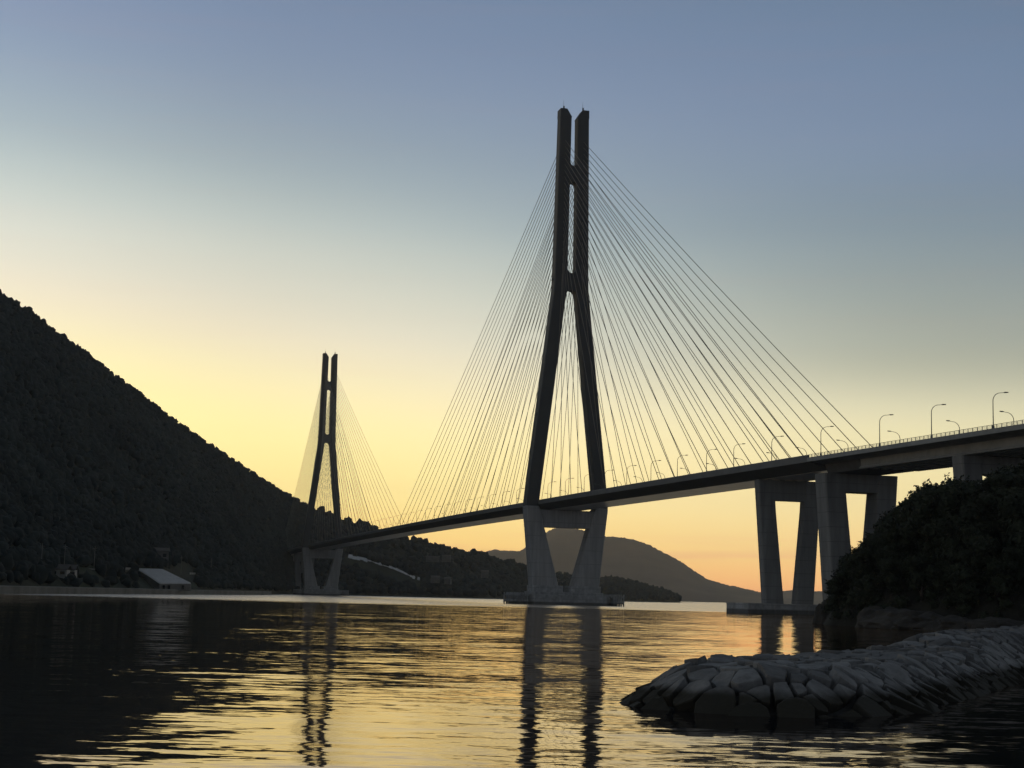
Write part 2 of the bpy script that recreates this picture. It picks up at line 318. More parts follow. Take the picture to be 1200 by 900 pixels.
# ------------------------------------------------------------------ setting: hills
def lerp_tab(tab, x):
    if x <= tab[0][0]: return tab[0][1]
    for (a, va), (b, vb) in zip(tab, tab[1:]):
        if x <= b: return va + (vb - va) * (x - a) / (b - a)
    return tab[-1][1]
class Hill:
    """terrain from a shore line and a ridge line (both at their own distances), with a back slope"""
    def __init__(s, px0, px1, n, sky_, shore, ridge, power, nv=26, rough=1.0, back=600, seed=1.0, crown=6.0):
        s.cols = np.linspace(px0, px1, n); s.nv = nv; V = []
        for px in s.cols:
            zs = lerp_tab(sky_, px); P = at_dist(px, zs, lerp_tab(ridge, px)); P.z = max(P.z - crown, 0.3)
            S = at_dist(px, 700, lerp_tab(shore, px)); S.z = -1.0
            pw = lerp_tab(power, px); row = []
            for k in range(nv + 1):
                w = k / nv; x = S.x + (P.x - S.x) * w; y = S.y + (P.y - S.y) * w
                z = -1.0 + (P.z + 1.0) * (w ** pw)
                amp = rough * min(1.0, P.z / 60) * math.sin(math.pi * w)
                z += amp * (9 * fbm(x, y, 130, 4, seed) + 3 * fbm(x, y, 35, 3, seed))
                row.append((x, y, max(z, -1.0) if k else -1.5))
            d = Vector((P.x, P.y)).normalized()
            for k in range(1, 8):
                w = k / 7; row.append((P.x + d.x * back * w, P.y + d.y * back * w, P.z * (1 - w) ** 1.2 - 2 * w))
            V.append(row)
        s.V = np.array(V)
    def build(s, name, mat, **props):
        n, m = s.V.shape[:2]; F = [(i * m + j, (i + 1) * m + j, (i + 1) * m + j + 1, i * m + j + 1) for i in range(n - 1) for j in range(m - 1)]
        return link(name, mesh(name, s.V.reshape(-1, 3), F, True), mat, **props)
    def scatter(s, per_m2, pmin=-1e9, vmax=None, keep=None):
        out = []; n, m = s.V.shape[:2]; vmax = vmax or s.nv + 2
        for i in range(n - 1):
            if s.cols[i] < pmin: continue
            for j in range(0, vmax):
                a, b, c, d = s.V[i, j], s.V[i + 1, j], s.V[i + 1, j + 1], s.V[i, j + 1]
                ar = np.linalg.norm(np.cross(c - a, d - b)) / 2
                k = rng.poisson(ar * per_m2)
                for _ in range(k):
                    u, w = rng.random(2); p_ = a * (1 - u) * (1 - w) + b * u * (1 - w) + c * u * w + d * (1 - u) * w
                    if p_[2] < 2.0: continue
                    if keep and not keep(s.cols[i] + u * (s.cols[i + 1] - s.cols[i]), (j + w) / s.nv, p_): continue
                    out.append(p_)
        return np.array(out)
    def ground(s, px, dist):
        i = int(np.clip(np.searchsorted(s.cols, px), 1, len(s.cols) - 1)); t_ = (px - s.cols[i - 1]) / (s.cols[i] - s.cols[i - 1])
        r_ = s.V[i - 1] * (1 - t_) + s.V[i] * t_; d = np.hypot(r_[:, 0], r_[:, 1])
        return Vector((np.interp(dist, d, r_[:, 0]), np.interp(dist, d, r_[:, 1]), np.interp(dist, d, r_[:, 2])))

SKY_L = [(-1400, 420), (-1000, 260), (-700, 110), (-450, 60), (-250, 150), (-120, 252), (0, 344), (30, 361), (60, 385), (100, 413), (130, 438), (165, 462), (200, 490), (225, 507), (250, 525), (275, 541), (300, 557),
         (325, 573), (345, 584), (362, 590), (385, 599), (402, 604), (415, 612), (428, 612), (443, 619), (483, 629), (508, 636), (530, 642), (541, 647), (558, 646), (580, 652), (600, 658), (614, 662), (640, 668), (665, 673),
         (702, 677), (712, 677), (726, 676), (740, 680), (760, 686), (780, 691), (792, 696), (801, 705), (812, 706)]
SHORE = [(-1400, 420), (-300, 470), (0, 520), (100, 640), (200, 800), (270, 960), (310, 1110), (330, 1350), (345, 1580), (380, 1680), (450, 1720), (560, 1770), (700, 2250), (800, 2600), (812, 2620)]
RIDGE = [(-1400, 900), (-300, 1080), (0, 1180), (150, 1330), (250, 1520), (345, 1880), (402, 1960), (483, 2010), (600, 2080), (700, 2420), (800, 2650), (812, 2660)]
POW = [(0, 1.15), (200, 1.35), (320, 1.7), (345, 1.7), (400, 1.4), (600, 1.0), (812, .8)]
mt = Hill(-1400, 345, 190, SKY_L, SHORE, RIDGE, POW, seed=2.3, crown=2.6)
mt.build('mountain', M['soil'], kind='structure')
hd = Hill(345, 812, 130, SKY_L, SHORE, RIDGE, POW, nv=20, rough=.45, back=420, seed=5.1, crown=6)
hd.build('headland', M['soil'], kind='structure')

def blob_variants(k, sub=2, jit=.28):
    out = []
    for i in range(k):
        bm = bmesh.new(); bmesh.ops.create_icosphere(bm, subdivisions=sub, radius=1)
        for v_ in bm.verts:
            n_ = mnoise.fractal(v_.co * 1.6 + Vector((i * 7.1, 0, 0)), 1, 2, 3)
            v_.co *= 1 + jit * n_ * 1.8 + random.uniform(-.12, .12)
        out.append((np.array([v_.co[:] for v_ in bm.verts]), np.array([[v_.index for v_ in f_.verts] for f_ in bm.faces]))); bm.free()
    return out
BL = blob_variants(10)
def forest(name, pts, rmin, rmax, mat, label):
    Vs, Ts, b = [], [], 0
    for p_ in pts:
        bv, bt = BL[rng.integers(len(BL))]; r_ = rng.uniform(rmin, rmax); a = rng.uniform(0, 6.28); c, s_ = math.cos(a), math.sin(a)
        q = bv @ np.array([[c, s_, 0], [-s_, c, 0], [0, 0, 1]]) * np.array([r_, r_, r_ * rng.uniform(.75, 1.35)]) + p_ + np.array([0, 0, r_ * .75])
        Vs.append(q); Ts.append(bt + b); b += len(bv)
    return link(name, bulk(name, np.concatenate(Vs), np.concatenate(Ts), True), mat, kind='stuff', label=label, category='forest')
def keep_mt(px, w, p_):
    if 56 < px < 232:                                             # clearing with the field and the sheds
        x_, y_, _ = to_px((p_[0], p_[1], p_[2])); top = 667 + 3 * math.sin(px * .11) - (3 if px > 150 else 0)
        if y_ > top: return px < 165 and rng.random() < .10
    return p_[2] > 3.5
forest('mountain_forest', mt.scatter(1 / 18, -150, keep=keep_mt), 1.7, 3.1, M['forest'], 'dark forest covering the steep mountain on the far shore')
def keep_hd(px, w, p_):
    if 402 < px < 496:
        x_, y_, _ = to_px((p_[0], p_[1], p_[2] + 4)); yw = 650.5 + (x_ - 408) * .3274
        if yw - 6 < y_ < yw + 11: return False
    return p_[2] > 2.0
forest('headland_forest', hd.scatter(1 / 50, keep=keep_hd), 2.6, 5.0, M['forest'], 'dark woodland on the low headland behind both bridge towers')

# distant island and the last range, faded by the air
SKY_I = [(540, 668), (560, 650), (566, 648), (580, 644), (592, 645), (610, 645), (625, 634), (640, 624), (650, 619), (668, 618), (690, 623), (708, 628), (720, 629), (740, 632), (760, 638), (780, 648), (800, 659), (814, 670), (829, 679), (845, 683), (858, 686),
         (881, 692), (900, 697), (925, 701), (950, 706), (970, 709)]
def far_hill(name, tab, dist, depth, n, amp):
    V = []; pxs = np.linspace(tab[0][0], tab[-1][0], n)
    for px in pxs:
        y = lerp_tab(tab, px); P = at_dist(px, y, dist); P.z += amp * fbm(P.x, 0, 160, 5, 3.0) * 9; jit = amp * random.uniform(-.5, .5) * 9; P.z = max(P.z, 0)
        d = Vector((P.x, P.y)).normalized(); row = []
        for k in range(13):
            w = k / 12; z = P.z * w ** .9 - 1.5 * (1 - w) + (jit if k == 12 else 0); x_, y_ = P.x - d.x * depth * (1 - w), P.y - d.y * depth * (1 - w)
            if 0 < k < 12: z += P.z * .16 * fbm(x_, y_, 420, 5, 9.0) * math.sin(math.pi * w)
            row.append((x_, y_, z))
        for k in range(1, 5): row.append((P.x + d.x * depth * .8 * k / 4, P.y + d.y * depth * .8 * k / 4, P.z * (1 - k / 4) - 1.5 * k / 4))
        V.append(row)
    m = len(V[0]); F = [(i * m + j, (i + 1) * m + j, (i + 1) * m + j + 1, i * m + j + 1) for i in range(n - 1) for j in range(m - 1)]
    return link(name, mesh(name, [p_ for r_ in V for p_ in r_], F, True), M['island'], kind='structure')
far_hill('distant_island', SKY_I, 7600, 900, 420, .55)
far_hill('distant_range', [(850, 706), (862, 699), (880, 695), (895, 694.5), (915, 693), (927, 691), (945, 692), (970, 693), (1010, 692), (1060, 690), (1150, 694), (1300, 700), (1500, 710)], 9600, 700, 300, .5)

# ------------------------------------------------------------------ the bridge
AX = R(-14.184); O = Vector((25.207, 718.277, 0)); L = 806.5
a_ = Vector((math.sin(AX), math.cos(AX), 0)); n_ = Vector((a_.y, -a_.x, 0)); BRZ = math.atan2(a_.y, a_.x)
def W(s, t, z): return O + a_ * s + n_ * t + Vector((0, 0, z))
bridge = empty('cable_stayed_bridge', O, BRZ, label='long cable-stayed bridge with two tall split towers crossing the strait', category='bridge')
# local bridge coordinates: x = along the bridge (s), y = -t, z up
def zr(s): return 47.2 - (s - 430.0) ** 2 * 6.5e-6          # top of the parapet
def zd(s): return zr(s) - 1.35                                # roadway

def sect(z, ti, to, hd_, ch=.45):
    """leg ring with chamfered corners; ti/to inner and outer offsets, hd_ half depth"""
    lo, hi = min(ti, to), max(ti, to)
    return [(-hd_ + ch, -lo, z), (-hd_, -lo - ch, z), (-hd_, -hi + ch, z), (-hd_ + ch, -hi, z), (hd_ - ch, -hi, z), (hd_, -hi + ch, z), (hd_, -lo - ch, z), (hd_ - ch, -lo, z)]
UP = [(43.2, 13.3, 18.9, 3.7), (56, 11.9, 17.65, 3.6), (98, 7.05, 12.9, 3.3), (141, 2.25, 8.15, 3.05), (144.5, 2.25, 8.0, 3.05), (149.5, 2.0, 7.9, 3.0), (191, 1.7, 7.3, 2.9), (222, 1.45, 6.85, 2.85)]
LO = [(1.2, 2.3, 14.7, 4.1), (5, 2.6, 15.0, 4.1), (20, 6.7, 16.5, 3.95), (34, 10.5, 17.95, 3.8), (38, 10.9, 18.4, 3.8), (41, 11.8, 18.75, 3.75), (43.2, 13.2, 18.9, 3.72)]
def tower_meshes():
    ms = {}
    for sg, nm in ((-1, 'l'), (1, 'r')):
        m = MB(); rings = [sect(z, sg * ti, sg * to, d) for z, ti, to, d in UP]
        m.loft(rings)
        hd_ = 2.85; z0 = 222.0
        top = [(1.45, 222.4), (3.7, 226.0), (6.8, 226.0)]
        pr = [(1.45, z0)] + top + [(6.85, z0)]
        m.loft([[(x, -sg * t_, z) for t_, z in pr] for x in (-hd_, hd_)])
        ms['upper_' + nm] = m.make('upper_leg')
        m = MB(); m.loft([sect(z, sg * ti, sg * to, d) for z, ti, to, d in LO]); ms['lower_' + nm] = m.make('lower_leg')
    def strut(w_top, w_bot, z_bot, z_top, round_top, round_bot, d):
        pts = []
        K = 10
        e = .5
        if round_bot:  # underside arched: rises from the legs' faces
            for k in range(K + 1):
                th = math.pi * k / K; pts.append((-w_bot * math.cos(th), z_bot - w_bot + w_bot * math.sin(th)))
            pts = [(-w_bot - e, z_bot - w_bot)] + pts + [(w_bot + e, z_bot - w_bot)]
        else: pts = [(-w_bot - e, z_bot), (w_bot + e, z_bot)]
        tp = []
        if round_top:
            for k in range(K + 1):
                th = math.pi * k / K; tp.append((w_top * math.cos(th), z_top + w_top - w_top * math.sin(th)))
            tp = [(w_top + e, z_top + w_top)] + tp + [(-w_top - e, z_top + w_top)]
        else: tp = [(w_top + e, z_top), (-w_top - e, z_top)]
        m = MB(); n = len(pts); q = len(tp); prof = pts + tp
        # as strips so that the concave outline fills cleanly
        lo_ = pts; hi_ = list(reversed(tp))
        def samp(line, t_):
            return float(np.interp(t_, [p_[0] for p_ in line], [p_[1] for p_ in line]))
        xs = sorted(set([round(p_[0], 5) for p_ in lo_ + hi_])); xs = [x for x in xs if max(lo_[0][0], hi_[0][0]) <= x <= min(lo_[-1][0], hi_[-1][0])]
        for x1, x2 in zip(xs, xs[1:]):
            a, b, c, e2 = samp(lo_, x1), samp(lo_, x2), samp(hi_, x2), samp(hi_, x1)
            for dx in (-d, d): m.add([(dx, -x1, a), (dx, -x2, b), (dx, -x2, c), (dx, -x1, e2)], [(0, 1, 2, 3)])
            m.add([(-d, -x1, a), (d, -x1, a), (d, -x2, b), (-d, -x2, b)], [(0, 1, 2, 3)]); m.add([(-d, -x1, e2), (d, -x1, e2), (d, -x2, c), (-d, -x2, c)], [(0, 1, 2, 3)])
        return m.make('crossbeam')
    ms['cb1'] = strut(1.55, 1.75, 191.9, 199.3, True, True, 2.72)
    ms['cb2'] = strut(2.05, 2.25, 141.8, 149.3, True, True, 2.88)
    m = MB(); m.loft([[(x, 10.9, 34.0), (x, -10.9, 34.0), (x, -13.4, 41.6), (x, -12.6, 41.7), (x, 12.6, 41.7), (x, 13.4, 41.6)] for x in (-3.55, 3.55)]); ms['cb3'] = m.make('deck_crossbeam')
    # plinth with stepped blocks and fender piles
    m = MB()
    def block(x0, x1, y0, y1, z0, z1, ch):
        m.loft([[(x0 + ch, y0, z), (x1 - ch, y0, z), (x1, y0 + ch, z), (x1, y1 - ch, z), (x1 - ch, y1, z), (x0 + ch, y1, z), (x0, y1 - ch, z), (x0, y0 + ch, z)] for z in (z0, z1)])
    block(-11.0, 11.0, -19, 19, -4, 4.3, 2.5); block(-6.5, 6.5, -16.6, 16.6, 4.3, 5.6, .6)
    for yc in (-8.6, 8.6): block(-5.4, 5.4, yc - 7.0, yc + 7.0, 5.6, 8.4, .5)
    ms['base'] = m.make('caisson')
    for sg in (-1, 1):
        m = MB()
        m.box(-11.2, 11.2, sg * 19.02 if sg > 0 else -24.2, 24.2 if sg > 0 else -19.02, .9, 2.0)
        m.box(-11.2, 11.2, sg * 19.02 if sg > 0 else -24.2, 24.2 if sg > 0 else -19.02, 3.6, 4.4)
        for k in range(5):
            for xx in (-11.6, -5.8, 0, 5.8, 11.6):
                yy = sg * (19.8 + k * 1.1)
                m.tube([(xx, yy, -3), (xx, yy, 5.1)], .33, 8)
        ms['fender%d' % sg] = m.make('fender')
    m = MB(); m.box(-.4, .4, -.4, .4, 0, .5); m.tube([(0, 0, .5), (0, 0, 1.9)], .38, 8); m.tube([(.6, 0, 0), (.6, 0, 5)], [.09, .04], 5); ms['beacon'] = m.make('beacon')
    m = MB(); m.box(-.5, .5, -.45, .45, -.25, .25); m.tube([(0, 0, .25), (0, 0, 1.1)], .4, 8); ms['side_light'] = m.make('obstruction_light')
    return ms
TM = tower_meshes()
for i, s0 in enumerate((0.0, L)):
    tw = empty('tower', (s0, 0, 0), 0, bridge, label=('nearer split tower rising above the middle of the water', 'farther split tower standing off the wooded shore')[i])
    for nm in ('l', 'r'):
        link('upper_leg', TM['upper_' + nm], M['steel'], tw); link('lower_leg', TM['lower_' + nm], M['steel_lit'], tw)
    for k in ('cb1', 'cb2'): link('crossbeam', TM[k], M['steel'], tw)
    link('crossbeam', TM['cb3'], M['steel_lit'], tw); link('caisson', TM['base'], M['caisson'], tw); [link('fender', TM['fender%d' % q], M['caisson'], tw) for q in (-1, 1)]
    for sg in (-1, 1):
        o = link('beacon', TM['beacon'], M['lamp'], tw); o.location = (0, sg * 4.6, 226.0)
        for z, t_ in ((146, 8.25), (84, 14.7)):
            o = link('obstruction_light', TM['side_light'], M['lamp'], tw); o.location = (0, sg * t_, z)

# deck
def deck_strip(name, s0, s1, prof, mat, step=22.0, **kw):
    """prof: list of (t, dz) closed outline, dz from the roadway"""
    n = max(2, int(abs(s1 - s0) / step) + 1); m = MB()
    m.loft([[(s, -t_, zd(s) + dz) for t_, dz in prof] for s in np.linspace(s0, s1, n)])
    return m.build(name, mat, bridge, **kw)
SJ = -284.0
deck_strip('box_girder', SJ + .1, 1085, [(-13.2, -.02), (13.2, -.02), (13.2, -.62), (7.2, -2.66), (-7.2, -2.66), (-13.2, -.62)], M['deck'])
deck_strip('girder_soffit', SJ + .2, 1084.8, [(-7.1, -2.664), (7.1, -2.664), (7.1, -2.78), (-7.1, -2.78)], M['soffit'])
deck_strip('roadway', -640, 1085, [(-12.6, .05), (12.6, .05), (12.6, -.01), (-12.6, -.01)], M['asphalt'])
for sg in (-1, 1):
    deck_strip('edge_beam', SJ + .1, 1085, [(sg * 12.95, 1.28), (sg * 13.35, 1.28), (sg * 13.5, 1.1), (sg * 13.5, -.74), (sg * 13.22, -.74), (sg * 13.22, -.015), (sg * 12.95, -.015)], M['parapet'])
    deck_strip('edge_beam', -640, SJ - .1, [(sg * 13.0, .42), (sg * 13.75, .42), (sg * 13.75, -.72), (sg * 13.22, -.72), (sg * 13.22, -.015), (sg * 13.0, -.015)], M['edge'])
deck_strip('deck_slab', -640, SJ - .1, [(-13.2, -.02), (13.2, -.02), (13.2, -.55), (9.4, -1.15), (-9.4, -1.15), (-13.2, -.55)], M['pier'])
# concrete box over the first two piers, I-girders beyond
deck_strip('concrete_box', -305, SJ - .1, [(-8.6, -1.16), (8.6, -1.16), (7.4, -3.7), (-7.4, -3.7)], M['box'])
for y in (-7.8, -4.7, -1.6, 1.6, 4.7, 7.8):
    deck_strip('longitudinal_girder', -640, -305.1, [(y - .45, -1.16), (y + .45, -1.16), (y + .3, -1.6), (y + .3, -3.0), (y + .75, -3.3), (y + .75, -3.65), (y - .75, -3.65), (y - .75, -3.3), (y - .3, -3.0), (y - .3, -1.6)], M['edge'])
def railing(sg):
    m = MB(); tt = sg * 13.2
    for dz, hh, wd in ((1.27, .05, .06), (.98, .03, .035), (.70, .03, .035)):
        n = 70; m.loft([[(s, -tt - wd, zd(s) + dz - hh), (s, -tt + wd, zd(s) + dz - hh), (s, -tt + wd, zd(s) + dz + hh), (s, -tt - wd, zd(s) + dz + hh)] for s in np.linspace(-640, SJ - .2, n)])
    s = -640.0
    while s < SJ - .2:
        z = zd(s); m.box(s - .06, s + .06, -tt - .06, -tt + .06, z + .28, z + 1.25); s += 2.0
    return m.build('railing', M['rail'], bridge)
railing(-1); railing(1)

# stay cables: 21 per fan, two planes, two fans per tower
def cable(s0, z0, t0, s1, t1, rad):
    m = MB(); p0 = Vector((s0, -t0, z0)); p1 = Vector((s1, -t1, zd(s1) + .3)); sag = (p1 - p0).length * .004
    pts = [p0.lerp(p1, k / 4) - Vector((0, 0, sag * 4 * (k / 4) * (1 - k / 4))) for k in range(5)]
    m.tube(pts, rad, 5)
    return m.build("stay_cable", M["cable"], bridge, True)
for base, ends in ((0.0, ([-20 - 15.6 * k for k in range(13)] + [-215.5 - 9.3 * k for k in range(8)], [22 + 16.6 * k for k in range(21)])), (L, ([-22 - 17.2 * k for k in range(21)], [20 + 11.0 * k for k in range(21)]))):
    for fan in ends:
        for k, ds in enumerate(fan):
            z = 150.5 + (211 - 150.5) * (k / 20.0) ** .93
            for sg in (-1, 1):
                cable(base + math.copysign(2.7, ds), z, sg * 4.4, base + ds, sg * 12.45, .122)

# piers
def pier(sf, sb, half, inn, ztop, zbot, off=.8, taper=.068, tin=.095, mat='pier', label=None):
    """portal pier: two legs leaning in towards their feet, cross head; sf/sb = near and far face"""
    p_ = empty('pier', ((sf + sb) / 2, -off, 0), 0, bridge)
    if label: p_['label'] = label
    hd_ = abs(sb - sf) / 2
    zh = 33.8
    for sg in (-1, 1):
        m = MB(); m.loft([sect(z, sg * max(.6, inn - (zh - z) * tin if z < zh else inn), sg * (half - (ztop - z) * taper), hd_, .3) for z in np.linspace(zbot, ztop, 9)])
        m.build('leg', M[mat], p_)
    m = MB(); m.loft([[(x, y, zh) for x, y in ((-hd_ + .1, -inn - .3), (hd_ - .1, -inn - .3), (hd_ - .1, inn + .3), (-hd_ + .1, inn + .3))],
                     [(x, y, ztop - .02) for x, y in ((-hd_ + .1, -inn - .3), (hd_ - .1, -inn - .3), (hd_ - .1, inn + .3), (-hd_ + .1, inn + .3))]])
    m.build('crossbeam', M[mat], p_)
    m = MB()
    zs = zd((sf + sb) / 2) - (2.78 if sf > SJ else 3.7)
    for y in (-6, -2, 2, 6): m.box(-.8, .8, y - .6, y + .6, ztop - .05, zs - .02)
    m.build('bearing', M['lamp'], p_)
    return p_
def ztop_at(s): return zd(s) - (2.78 if s > SJ else 3.7) - .16
pa = pier(-240.5, -237, 10.3, 4.8, ztop_at(-239), 2.9, label='portal pier standing in open water on a long grey footing')
m = MB(); m.box(-8.5, 8.5, -16.2, 16.2, -4, 3.0); m.build('footing', M['caisson'], pa)
m = MB()
for y in (-16.25, 16.25): pass
for k in range(9): m.box(-8.75, -8.49, -15 + k * 3.6, -13.6 + k * 3.6, -1, 2.6)
m.build('footing_fender', M['caisson'], pa)
pier(-288, -281, 10.9, 4.7, ztop_at(-286), 1.0, label='thick portal pier rising behind the wooded knoll')
pier(-359, -354, 10.3, 5.1, ztop_at(-357), 4.0, label='portal pier nearest the picture edge, feet hidden by trees')
pier(-430, -425, 10.3, 5.1, ztop_at(-428), 2.0); pier(-500, -495, 10.3, 5.1, ztop_at(-498), 2.0); pier(-570, -565, 10.3, 5.1, ztop_at(-568), 2.0)
pier(936, 940, 10.3, 4.8, ztop_at(938), 5.0, off=0, label='portal pier at the far shore behind the farther tower')
pier(1004, 1008, 10.3, 4.8, ztop_at(1006), 15.0, off=0)

# ------------------------------------------------------------------ street lamps on the deck
def lamp_meshes():
    m = MB(); pts = [(0, 0, 0), (0, 0, 3), (0, 0, 6.6)]; rads = [.13, .11, .09]
    for k in range(1, 8):
        th = math.pi / 2 * k / 7; pts.append((0, 2.0 * (1 - math.cos(th)), 6.6 + 1.9 * math.sin(th))); rads.append(.09 - .004 * k)
    pts.append((0, 3.0, 8.62)); rads.append(.06)
    m.tube(pts, rads, 6); pole = m.make('pole', True)
    m = MB()
    m.loft([[(-.12, 2.75, 8.55), (.12, 2.75, 8.55), (.12, 2.75, 8.72), (-.12, 2.75, 8.72)], [(-.22, 3.1, 8.5), (.22, 3.1, 8.5), (.16, 3.1, 8.78), (-.16, 3.1, 8.78)], [(-.2, 3.75, 8.6), (.2, 3.75, 8.6), (.13, 3.75, 8.78), (-.13, 3.75, 8.78)]])
    head = m.make('lamp_head')
    m = MB(); m.loft([[(x, y, z) for x, y in ((-w, -w), (w, -w), (w, w), (-w, w))] for w, z in ((.28, 0), (.28, .08), (.2, .1), (.19, 1.1), (.12, 1.25))]); box = m.make('base_box')
    return pole, head, box
LP, LH, LB = lamp_meshes()
near_s = [-378, -351, -325, -291, -258, -229, -206, -179, -152, -125]
far_s = [-372, -344.5, -319, -287, -255, -226, -203, -176, -149, -122]
s = -98.0
more = []
while s < 1040: more.append(s); s += 27.2
near_lab = ['tall curved lamp on the near parapet closest to the picture edge, arm pointing inward', 'tall curved lamp on the near parapet above the third pier opening', 'tall curved lamp on the near parapet beside the outermost stay cables',
            'tall curved lamp on the near parapet over the thick second pier', 'tall curved lamp on the near parapet where the concrete edge beam begins', 'tall curved lamp on the near parapet just above the water-standing pier',
            'curved lamp on the near parapet, second from the water-standing pier toward the tower', 'curved lamp on the near parapet, third from the water-standing pier toward the tower',
            'curved lamp on the near parapet, second out from the near tower', 'curved lamp on the near parapet next to the near tower']
far_lab = [l.replace('near parapet', 'far parapet').replace('tall curved lamp', 'short-looking curved lamp').replace('curved lamp on the far', 'curved lamp on the far').replace('arm pointing inward', 'arm facing left') for l in near_lab]
lamp0 = None
def street_lamp(s_, sg, label, group):
    e = empty('street_lamp', W(s_, sg * 12.85, zd(s_)), BRZ + (0 if sg < 0 else math.pi) + math.pi, None, label=label, category='street lamp', group=group)
    for nm, me in (('pole', LP), ('lamp_head', LH), ('base_box', LB)): link(nm, me, M['lamp'], e)
G = 'street lamps along the bridge deck'
for s_, l_ in zip(near_s, near_lab): street_lamp(s_, -1, l_, G)
for s_, l_ in zip(far_s, far_lab): street_lamp(s_, 1, l_, G)
ORD = ['first', 'second', 'third', 'fourth', 'fifth', 'sixth', 'seventh', 'eighth', 'ninth', 'tenth', 'eleventh', 'twelfth', 'thirteenth', 'fourteenth', 'fifteenth', 'sixteenth', 'seventeenth',
       'eighteenth', 'nineteenth', 'twentieth', 'twenty-first', 'twenty-second', 'twenty-third', 'twenty-fourth', 'twenty-fifth', 'twenty-sixth', 'twenty-seventh', 'twenty-eighth', 'twenty-ninth', 'thirtieth', 'thirty-first', 'thirty-second']
za = [q for q in more if q < 0][::-1]; zb = [q for q in more if 0 <= q < L]; zc = [q for q in more if q >= L]
for zs_, phrase in ((za, 'from the near tower toward the piers'), (zb, 'past the near tower along the main span'), (zc, 'past the farther tower toward the mountain')):
    for k, s_ in enumerate(zs_):
        for sg, pp in ((-1, 'near'), (1, 'far')):
            street_lamp(s_ + (3 if sg > 0 else 0), sg, 'tiny lamp on the %s parapet, %s %s' % (pp, ORD[k], phrase), G)
# ------------------------------------------------------------------ breakwater of fitted stones
TOE = [(3.75, 50.0), (4.4, 47.7), (5.6, 46.6), (7.0, 45.9), (8.8, 45.9), (10.4, 46.7), (11.9, 48.5), (16.4, 58), (21.5, 69.5), (27.5, 82.8), (33.7, 96.6), (48, 128), (66, 168), (80, 199),
       (73, 203), (59, 172), (41, 131.5), (27, 100), (20.7, 86), (14.7, 72.6), (9.6, 61.1), (6.6, 56.6), (4.5, 53)]
TOE_A = np.array(TOE)
def inside(x, y):
    c = False; n = len(TOE)
    for i in range(n):
        (x1, y1), (x2, y2) = TOE[i], TOE[(i + 1) % n]
        if (y1 > y) != (y2 > y) and x < (x2 - x1) * (y - y1) / (y2 - y1) + x1: c = not c
    return c
def tdist(x, y):
    a = TOE_A; b = np.roll(TOE_A, -1, 0); d = b - a; p_ = np.array([x, y])
    t_ = np.clip(((p_ - a) * d).sum(1) / (d * d).sum(1), 0, 1); q = a + d * t_[:, None]
    dd = np.hypot(*(p_ - q).T).min()
    return dd if inside(x, y) else -dd
def bw_h(x, y):
    d = tdist(x, y); cap = 1.13 + .62 * min(1, max(0, (y - 74) / 5))
    z = d / 1.5
    if z > cap - .2:                      # rounded shoulder
        z = cap - .2 + .2 * (1 - math.exp(-(z - cap + .2) / .2))
    return z
def bw_n(x, y):
    e = .15; return Vector((bw_h(x - e, y) - bw_h(x + e, y), bw_h(x, y - e) - bw_h(x, y + e), 2 * e)).normalized()
# seeds: stones laid with their length up the slope on the flank, coarser on the head
seeds = []
def try_seed(x, y, rmin, bag):
    for q in bag:
        if (q[0] - x) ** 2 + (q[1] - y) ** 2 < rmin * rmin: return False
    return True
tries = 0
r2 = random.Random(11)
while tries < 60000 and len(seeds) < 1300:
    tries += 1
    y = r2.uniform(41.5, 118); x = r2.uniform(2, 44)
    d = tdist(x, y)
    if d < -.30: continue
    base = .41 if y < 52 else (.40 if y < 75 else .44)
    sh = max(.45, 1 - tries / 45000)
    rr_s = base * r2.choice((.62, .85, 1.0, 1.0, 1.25, 1.5)) * (sh if sh > .6 else .6)
    if all((q[0] - x) ** 2 + (q[1] - y) ** 2 > (q[3] + rr_s) ** 2 * .92 for q in seeds): seeds.append((x, y, d, rr_s))
bwk = empty('breakwater', (9, 50, 0), 0, label='low stone breakwater of fitted grey boulders reaching into the water', category='breakwater')
BWO = Vector((9, 50, 0))
def clip(poly, px_, py_, nx, ny):
    out = []
    for i in range(len(poly)):
        a, b = poly[i], poly[(i + 1) % len(poly)]
        da = (a[0] - px_) * nx + (a[1] - py_) * ny; db = (b[0] - px_) * nx + (b[1] - py_) * ny
        if da <= 0: out.append(a)
        if da * db < 0: t_ = da / (da - db); out.append((a[0] + (b[0] - a[0]) * t_, a[1] + (b[1] - a[1]) * t_))
    return out
S_A = np.array([(q[0], q[1]) for q in seeds])
